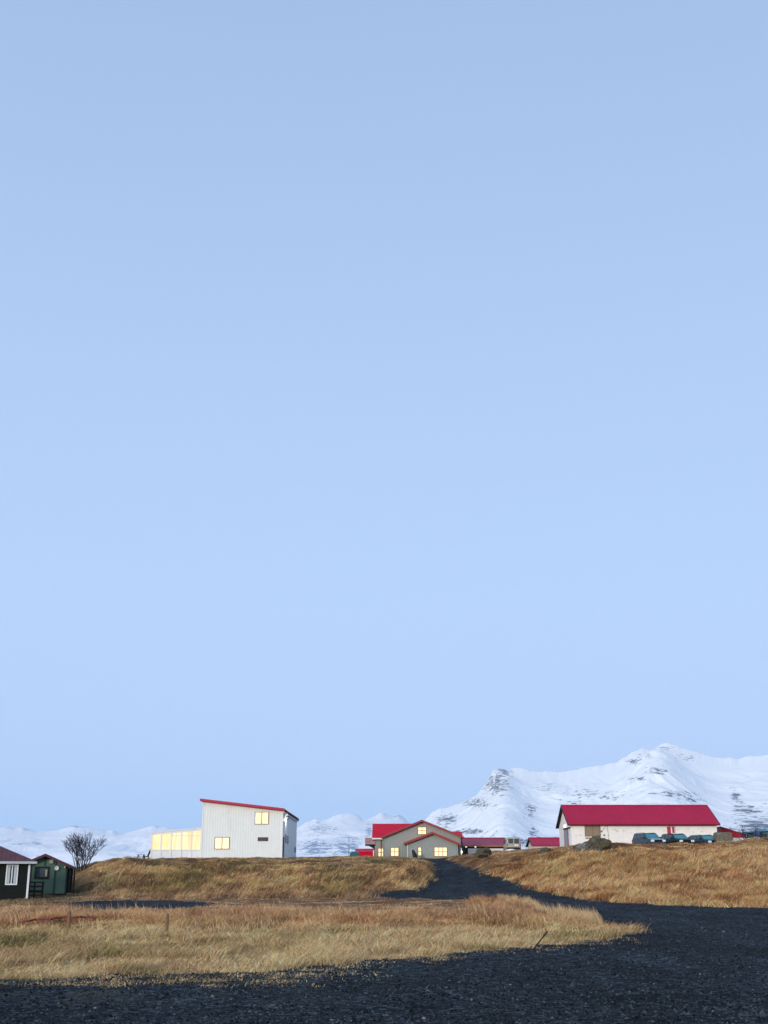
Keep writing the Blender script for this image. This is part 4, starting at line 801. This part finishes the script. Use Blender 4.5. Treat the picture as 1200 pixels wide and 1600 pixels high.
# ------------------------------------------------------------------ vehicles
def loft(secs, n_close=True):
    """secs: list of cross-section rings (equal length) -> MB"""
    m = MB(); n = len(secs[0]); v = [p for s in secs for p in s]; f = []
    for k in range(len(secs) - 1):
        for i in range(n): f.append((k * n + i, k * n + (i + 1) % n, (k + 1) * n + (i + 1) % n, (k + 1) * n + i))
    f.append(tuple(range(n - 1, -1, -1))); f.append(tuple(range((len(secs) - 1) * n, len(secs) * n))); return m.add(v, f)
def body_ring(x, hw, z0, z1):
    return [(x, -hw * .92, z0), (x, -hw, z0 + .12), (x, -hw, z0 + (z1 - z0) * .62), (x, -hw * .95, z1 - .03), (x, -hw * .8, z1), (x, hw * .8, z1), (x, hw * .95, z1 - .03), (x, hw, z0 + (z1 - z0) * .62), (x, hw, z0 + .12), (x, hw * .92, z0)]
def suv(loc, rz, label, paint, H=1.75, tint_lower=None, wagon=False, hood=None):
    t = thing('parked_car', loc, rz, label, 'car', 'cars parked in front of the barn'); hw = .90
    hb = 1.10 if not wagon else .98; S = [(-2.25, .86, .42, .9), (-2.15, .90, .34, hb), (-1.2, .90, .30, hb + .02), (.6, .90, .30, hb + .02), (1.25, .90, .32, hb), (2.0, .86, .38, hb - .07), (2.22, .78, .45, hb - .2)]
    loft([body_ring(x, w_, a, b) for x, w_, a, b in S]).build('body', paint, t, True, .02)
    MB().prism([(1.16, hb - .01), (2.02, hb - .09), (2.16, hb - .13), (2.16, hb - .08), (2.02, hb - .04), (1.16, hb + .035)][::-1], -.70, .70).build('hood', hood or paint, t, bevel=.015)
    zt = H; xr0, xr1, xb, xf = -1.95, .35, -2.15, 1.12
    top = [(xr0, -.70, zt - .03), (xr1, -.70, zt - .03), (xr1, .70, zt - .03), (xr0, .70, zt - .03)]; bot = [(xb, -.86, hb - .02), (xf, -.86, hb - .02), (xf, .86, hb - .02), (xb, .86, hb - .02)]
    MB().add(bot + top, [(0, 1, 5, 4), (1, 2, 6, 5), (2, 3, 7, 6), (3, 0, 4, 7), (4, 5, 6, 7)]).build('cabin', paint, t)
    rt = MB().box(xr0 - .04, xr1 + .04, -.71, .71, zt - .028, zt + .01).build('roof', paint, t)
    def lerp(a, b, s): return tuple(a[i] + (b[i] - a[i]) * s for i in range(3))
    def glass(a, b, c, d_, nm, off, gm=M['teal_glass']):                     # a-b bottom, d-c top
        q = [lerp(lerp(a, d_, .12), lerp(b, c, .12), s) for s in (.06, .94)] + [lerp(lerp(a, d_, .90), lerp(b, c, .90), s) for s in (.94, .06)]
        q = [tuple(p[i] + off[i] for i in range(3)) for p in q]; MB().slab(q, .02).build(nm, gm, t)
    glass(bot[1], bot[2], top[2], top[1], 'windshield', (.03, 0, .015)); glass(bot[3], bot[0], top[0], top[3], 'rear_window', (-.03, 0, .01))
    for s, y in ((0, -1), (1, 1)):
        for f0, f1 in ((0.0, .34), (.34, .62), (.62, 1.0)):
            bl, br, tl, tr = (bot[0], bot[1], top[0], top[1]) if s == 0 else (bot[3], bot[2], top[3], top[2])
            a, b, c, d_ = lerp(bl, br, f0), lerp(bl, br, f1), lerp(tl, tr, f1), lerp(tl, tr, f0)
            glass(*((a, b, c, d_) if s == 0 else (b, a, d_, c)), 'side_window', (0, .03 * y, .01), M['glass'])
    for x in (-1.42, 1.38):
        for y in (-1, 1):
            wh = MB().tube((x, y * .70, .36), (x, y * .92, .36), .36, n=20).build('wheel', M['tyre'], t); MB().tube((x, y * .921, .36), (x, y * .935, .36), .21, n=14).build('rim', M['rim'], wh)
    MB().box(2.16, 2.26, -.84, .84, .40, .58).build('front_bumper', M['rim'] if tint_lower is None else tint_lower, t, bevel=.03)
    MB().box(-2.34, -2.2, -.84, .84, .42, .60).build('rear_bumper', M['dark'], t, bevel=.03)
    MB().box(2.18, 2.255, -.42, .42, hb - .34, hb - .17).build('grille', M['dark'], t)
    for y in (-1, 1):
        MB().box(2.10, 2.24, y * .64 - .17, y * .64 + .17, hb - .34, hb - .14).build('headlight', M['lens'], t, bevel=.02)
        MB().box(-2.27, -2.18, y * .8 - .07, y * .8 + .07, hb - .3, hb - .05).build('tail_light', M['tail'], t)
        MB().box(.72, .86, y * 1.0 - .10, y * 1.0 + .10, hb + .04, hb + .20).build('mirror', paint, t, bevel=.02)
        MB().box(xr0 + .2, xr1 - .1, y * .6 - .02, y * .6 + .02, zt + .04, zt + .07).box(xr0 + .3, xr0 + .36, y * .6 - .02, y * .6 + .02, zt + .011, zt + .04).box(xr1 - .3, xr1 - .24, y * .6 - .02, y * .6 + .02, zt + .011, zt + .04).build('roof_rail', M['dark'], rt)
    MB().box(2.262, 2.275, -.26, .26, .42, .53).build('number_plate', M['plate'], t)
    return t
def zg(x, y): return float(zbase(np.array([x]), np.array([y]))[0])
car_silver = simple('slate_paint', (.035, .05, .065), .35, .05, spec=.35); car_black = simple('black_paint', (.006, .010, .013), .3, .05, spec=.3); car_blue = simple('dark_blue_paint', (.010, .025, .04), .3, .05, spec=.35); hood_silver = simple('silver_paint', (.36, .42, .47), .3, .05, metal=.2, spec=.5)
def place_car(u, v_top, H, *a, **k):
    Y = 129.5; x, y, z = P(u, v_top, Y); g0 = zg(x, Y) + .02; return suv((x, Y, g0), math.radians(-76), *a, H=max(H - .1, min(H + .12, z - g0)), **k)
place_car(1013, 1302.0, 1.75, 'slate off-road car with silver hood and bumper, leftmost of those by the barn', car_silver, hood=hood_silver)
place_car(1057, 1303.2, 1.72, 'black off-road car parked under the red hatch of the barn', car_black)
place_car(1101, 1306.2, 1.55, 'dark blue low estate car parked next to the stone block', car_blue, wagon=True)
def van():
    o = P(800, 1328, 152); o = (o[0], o[1], zg(o[0], o[1])); H = P(800, 1309.2, 152)[2] - o[2]; t = thing('parked_van', o, math.radians(90), 'beige van seen from behind, standing between the low plum roof and the shed', 'van')
    p = simple('beige_paint', (.36, .35, .29), .4, .05, spec=.5); S = []
    def ring(x, hw, z0, z1): return [(x, -hw * .9, z0), (x, -hw, z0 + .15), (x, -hw, z0 + (z1 - z0) * .5), (x, -hw * .86, z1 - .14), (x, -hw * .72, z1), (x, hw * .72, z1), (x, hw * .86, z1 - .14), (x, hw, z0 + (z1 - z0) * .5), (x, hw, z0 + .15), (x, hw * .9, z0)]
    loft([ring(-2.25, .84, .35, H - .1), ring(-2.15, .88, .3, H), ring(1.0, .88, .3, H), ring(1.35, .88, .3, H - .12), ring(2.0, .85, .32, 1.15), ring(2.3, .78, .38, .85)]).build('body', p, t, True, .03)
    for y in (-1, 1):
        MB().box(-2.29, -2.24, y * .36 - .30, y * .36 + .30, H - .72, H - .16).build('rear_window', M['glass'], t, bevel=.02)
        MB().box(-2.28, -2.2, y * .78 - .06, y * .78 + .06, .72, 1.02).build('tail_light', M['tail'], t)
        for x in (-1.4, 1.45): wh = MB().tube((x, y * .68, .33), (x, y * .89, .33), .33, n=18).build('wheel', M['tyre'], t); MB().tube((x, y * .891, .33), (x, y * .905, .33), .19, n=12).build('rim', M['rim'], wh)
        MB().box(-.9, 1.1, y * .89 - .012, y * .89 + .012, H - .72, H - .22).build('side_window', M['glass'], t)
    MB().box(-2.36, -2.262, -.84, .84, .36, .58).build('rear_bumper', M['dark'], t, bevel=.02)
    MB().box(-2.285, -2.27, -.55, -.08, .74, .92).build('number_plate', M['plate'], t)
van()
# ------------------------------------------------------------------ rocks, walls
def lump(name, loc, sx, sy, sz, label, cat, mat, seed=1, sub=5, rough=.35, sq=1.0):
    import bmesh
    bm = bmesh.new(); bmesh.ops.create_icosphere(bm, subdivisions=sub, radius=1)
    co = np.array([v.co[:] for v in bm.verts]); n = 0; 
    from mathutils import noise as mn
    for v in bm.verts:
        c = v.co.copy(); q = c * 1.3 + Vector((seed * 7.1, seed * 3.3, 0))
        k = 1 + rough * (mn.fractal(q, 1.0, 2.0, 5)) + .12 * rough * (mn.voronoi(q * 3)[0][0])
        c = Vector([math.copysign(abs(a) ** sq, a) for a in c]) * k
        v.co = Vector((c.x * sx, c.y * sy, c.z * sz))
    me = bpy.data.meshes.new(name); bm.to_mesh(me); bm.free(); me.materials.append(mat)
    o = bpy.data.objects.new(name, me); COL.objects.link(o); o.location = loc; return tag(o, label, cat)
o = P(932, 1325, 110); lump('boulder', (o[0], o[1], o[2]), 1.25, .9, .85, 'large dark mossy boulder on the hill crest below the boarded barn window', 'rock', M['rock'], 3, 5, .45)
o = P(913, 1327, 109.6); lump('boulder', (o[0], o[1], o[2]), .72, .6, .5, 'smaller grey boulder leaning on the left side of the mossy boulder', 'rock', M['rock_pale'], 9, 4, .5)
o = P(854, 1330, 113); lump('boulder', (o[0], o[1], o[2] - .1), .55, .5, .38, 'flat dark rock in the grass left of the barn door', 'rock', M['rock'], 14, 4, .5)
o = P(754, 1331, 120); lump('boulder', (o[0], o[1], o[2] - .1), .7, .6, .45, 'low mossy rock in the grass below the plum roof', 'rock', M['rock'], 17, 4, .5)
o = P(1130, 1308.5, 127.5); lump('stone_block', (o[0], o[1], o[2] - .1), .88, .7, .62, 'squat mossy stone block beside the last car', 'stone block', M['stone'], 5, 5, .16, .45)
o = P(797, 1327, 136); lump('snow_patch', (o[0], o[1], zg(o[0], o[1]) + .08), .62, .5, .16, 'small white snow patch in the grass below the beige van', 'snow', M['snowpatch'], 21, 3, .25)
# ------------------------------------------------------------------ bare trees
def bare_tree(name, loc, H, spread, stems, label, cat, seed, depth=6, r0=.06):
    rr = random.Random(seed); t = thing(name, loc, 0, label, cat); tr = MB(); cr = MB()
    def grow(p, d, ln, r, lv):
        segs = 3; q = p
        for i in range(segs):
            d = (d + Vector((rr.uniform(-1, 1), rr.uniform(-1, 1), rr.uniform(-.3, .7))) * .13).normalized(); e_ = q + d * ln / segs
            ra = r * (1 - i / segs * .35); rb = r * (1 - (i + 1) / segs * .35)
            (tr if lv < 1 else cr).tube(q, e_, ra, rb, 7 if lv < 2 else 4, False)
            if lv < depth:
                k = 1 if rr.random() < .72 else 0
                for _ in range(k):
                    a = rr.uniform(0, 6.28); side = Vector((math.cos(a), math.sin(a), .25)); nd = (d * .85 + side * rr.uniform(.5, 1.05)).normalized()
                    grow(e_, nd, ln * rr.uniform(.5, .72), max(rb * .55, .009), lv + 1)
            q = e_
        if lv < depth: grow(q, d, ln * .66, max(r * .6, .009), lv + 1)
    for k in range(stems):
        a = 2 * math.pi * k / stems + rr.uniform(-.3, .3); sp = rr.uniform(.25, 1) * spread
        grow(Vector((math.cos(a) * .3, math.sin(a) * .3, 0)), Vector((math.cos(a) * sp, math.sin(a) * sp, 1)).normalized(), H * .36, r0 * rr.uniform(.8, 1.3), 0)
    tr.build('trunk', M['bark'], t); cr.build('crown', M['bark'], t); return t
o = P(126, 1361, 113); bare_tree('bare_tree', (o[0], o[1], zg(o[0], o[1]) - .1), 3.9, .52, 9, 'leafless many-stemmed tree behind the green cabin against the snow', 'tree', 5, 5, .05)
o = P(1175, 1312, 141); bare_tree('bare_shrub', (o[0], o[1], zg(o[0], o[1]) - .1), 3.4, .8, 9, 'tangled leafless shrub just left of the teal building', 'shrub', 8, 4, .05)
# ------------------------------------------------------------------ small things
def bench():
    o = P(220.5, 1343, 124); z = zg(o[0], o[1]) - .08; t = thing('picnic_table', (o[0], o[1], z), 0, 'dark wooden picnic table at the left end of the sunroom', 'table')
    MB().box(-.55, .45, -.4, .4, .66, .72).build('tabletop', M['dark_wood'], t)
    t.scale = (.78, .85, .72)
    for y in (-1, 1): MB().box(-.7, .6, y * .75 - .13, y * .75 + .13, .38, .43).build('bench', M['dark_wood'], t)
    for x in (-.4, .3):
        for y in (-1, 1): MB().slab([(x, y * .2, .66), (x + .07, y * .2, .66), (x + .07, y * .72, -.05), (x, y * .72, -.05)], .07).build('leg', M['dark_wood'], t)
    o = P(229.5, 1343, 124); t = thing('garden_chair', (o[0], o[1], z), 0, 'dark reclined garden chair against the sunroom end wall', 'chair')
    MB().prism([(-.35, .35), (.1, .30), (.36, 1.0), (.30, 1.02), (.05, .37), (-.35, .41)], -.3, .3).build('seat', M['dark_wood'], t)
    for x in (-.3, .12):
        for y in (-.28, .22): MB().box(x, x + .06, y, y + .06, -.08, .34).build('leg', M['dark_wood'], t)
bench()
def stake(name, u, v, h, r, tx, ty, label, mat, cap=False):
    x, y = ground_hit(u, v); z = float(zground(np.array([x]), np.array([y]))[0])
    m = MB(); n = 9; prev = None
    m.tube((-tx * .3, -ty * .3, -h * .3), (tx * .5, ty * .5, h * .5), r * 1.08, r, n).tube((tx * .5, ty * .5, h * .5), (tx, ty, h), r, r * .9, n)
    if cap: m.tube((tx, ty, h + .0), (tx * 1.02, ty, h + .04), r * .9, r * .5, n)
    o = m.build(name, mat, None); o.location = (x, y, z); return tag(o, label, 'post')
stake('wooden_post', 105, 1462, .62, .05, .02, 0, 'short wooden post with dark tip beside the red pipe, left one of the two posts', M['post'], True)
stake('wooden_post', 260, 1463, .64, .045, 0, 0, 'slim pale wooden post in the field grass, right one of the two posts', M['post'])
x_, y_ = ground_hit(831, 1487)
stake('metal_rod', 831, 1487, .42, .017, .37, .05, 'dark rod sticking slanted out of the gravel edge', M['dark'])
def red_strip():
    pts = []
    for k in range(40):
        u = 30 + 120 * k / 39; x, y = ground_hit(u, 1446.5 + .3 * math.sin(k * .5)); pts.append(Vector((x, y, float(zground(np.array([x]), np.array([y]))[0]) + .20 + .01 * math.sin(k * 1.1))))
    m = MB()
    for a, b in zip(pts[:-1], pts[1:]): m.tube(a, b, .035, .035, 7, False)
    tag(m.build('red_pipe', M['red_plastic'], None, True), 'long thin red plastic pipe lying in the dry grass near the left post', 'pipe')
red_strip()
def mast():
    o = P(545, 1340, 150); z = zg(o[0], o[1]); t = thing('antenna_mast', (o[0], o[1], z), 0, 'thin grey mast with a long horizontal arm on the grass left of the grey house', 'mast')
    zt = P(545, 1308, 150)[2] - z; MB().tube((0, 0, -.2), (0, 0, zt), .035, .028).build('pole', M['steel'], t)
    MB().tube((-.95, 0, zt - .02), (1.1, 0, zt - .1), .02).build('arm', M['steel'], t)
    o = P(554, 1340, 152); z = zg(o[0], o[1]); zz = P(554, 1333, 152)[2] - z
    o = lump('tarp_cover', (o[0], o[1], z + .25), .60, .9, zz * .9, 'rounded teal tarp covering something in front of the red shed', 'tarp', M['teal'], 33, 4, .1, .6)
mast()

# ------------------------------------------------------------------ air
def haze():
    m = bpy.data.materials.new('thin_haze'); m.use_nodes = True; t = m.node_tree; t.nodes.clear()
    o = t.nodes.new('ShaderNodeOutputMaterial'); v = t.nodes.new('ShaderNodeVolumePrincipled'); v.inputs['Color'].default_value = (.80, .90, 1, 1); v.inputs['Density'].default_value = HAZE
    t.links.new(v.outputs[0], o.inputs['Volume'])
    b = MB().box(-14500, 14500, -14500, 14500, -60, 1400).build('haze', m); tag(b, kind='stuff')
HAZE = 1.5e-5
haze()
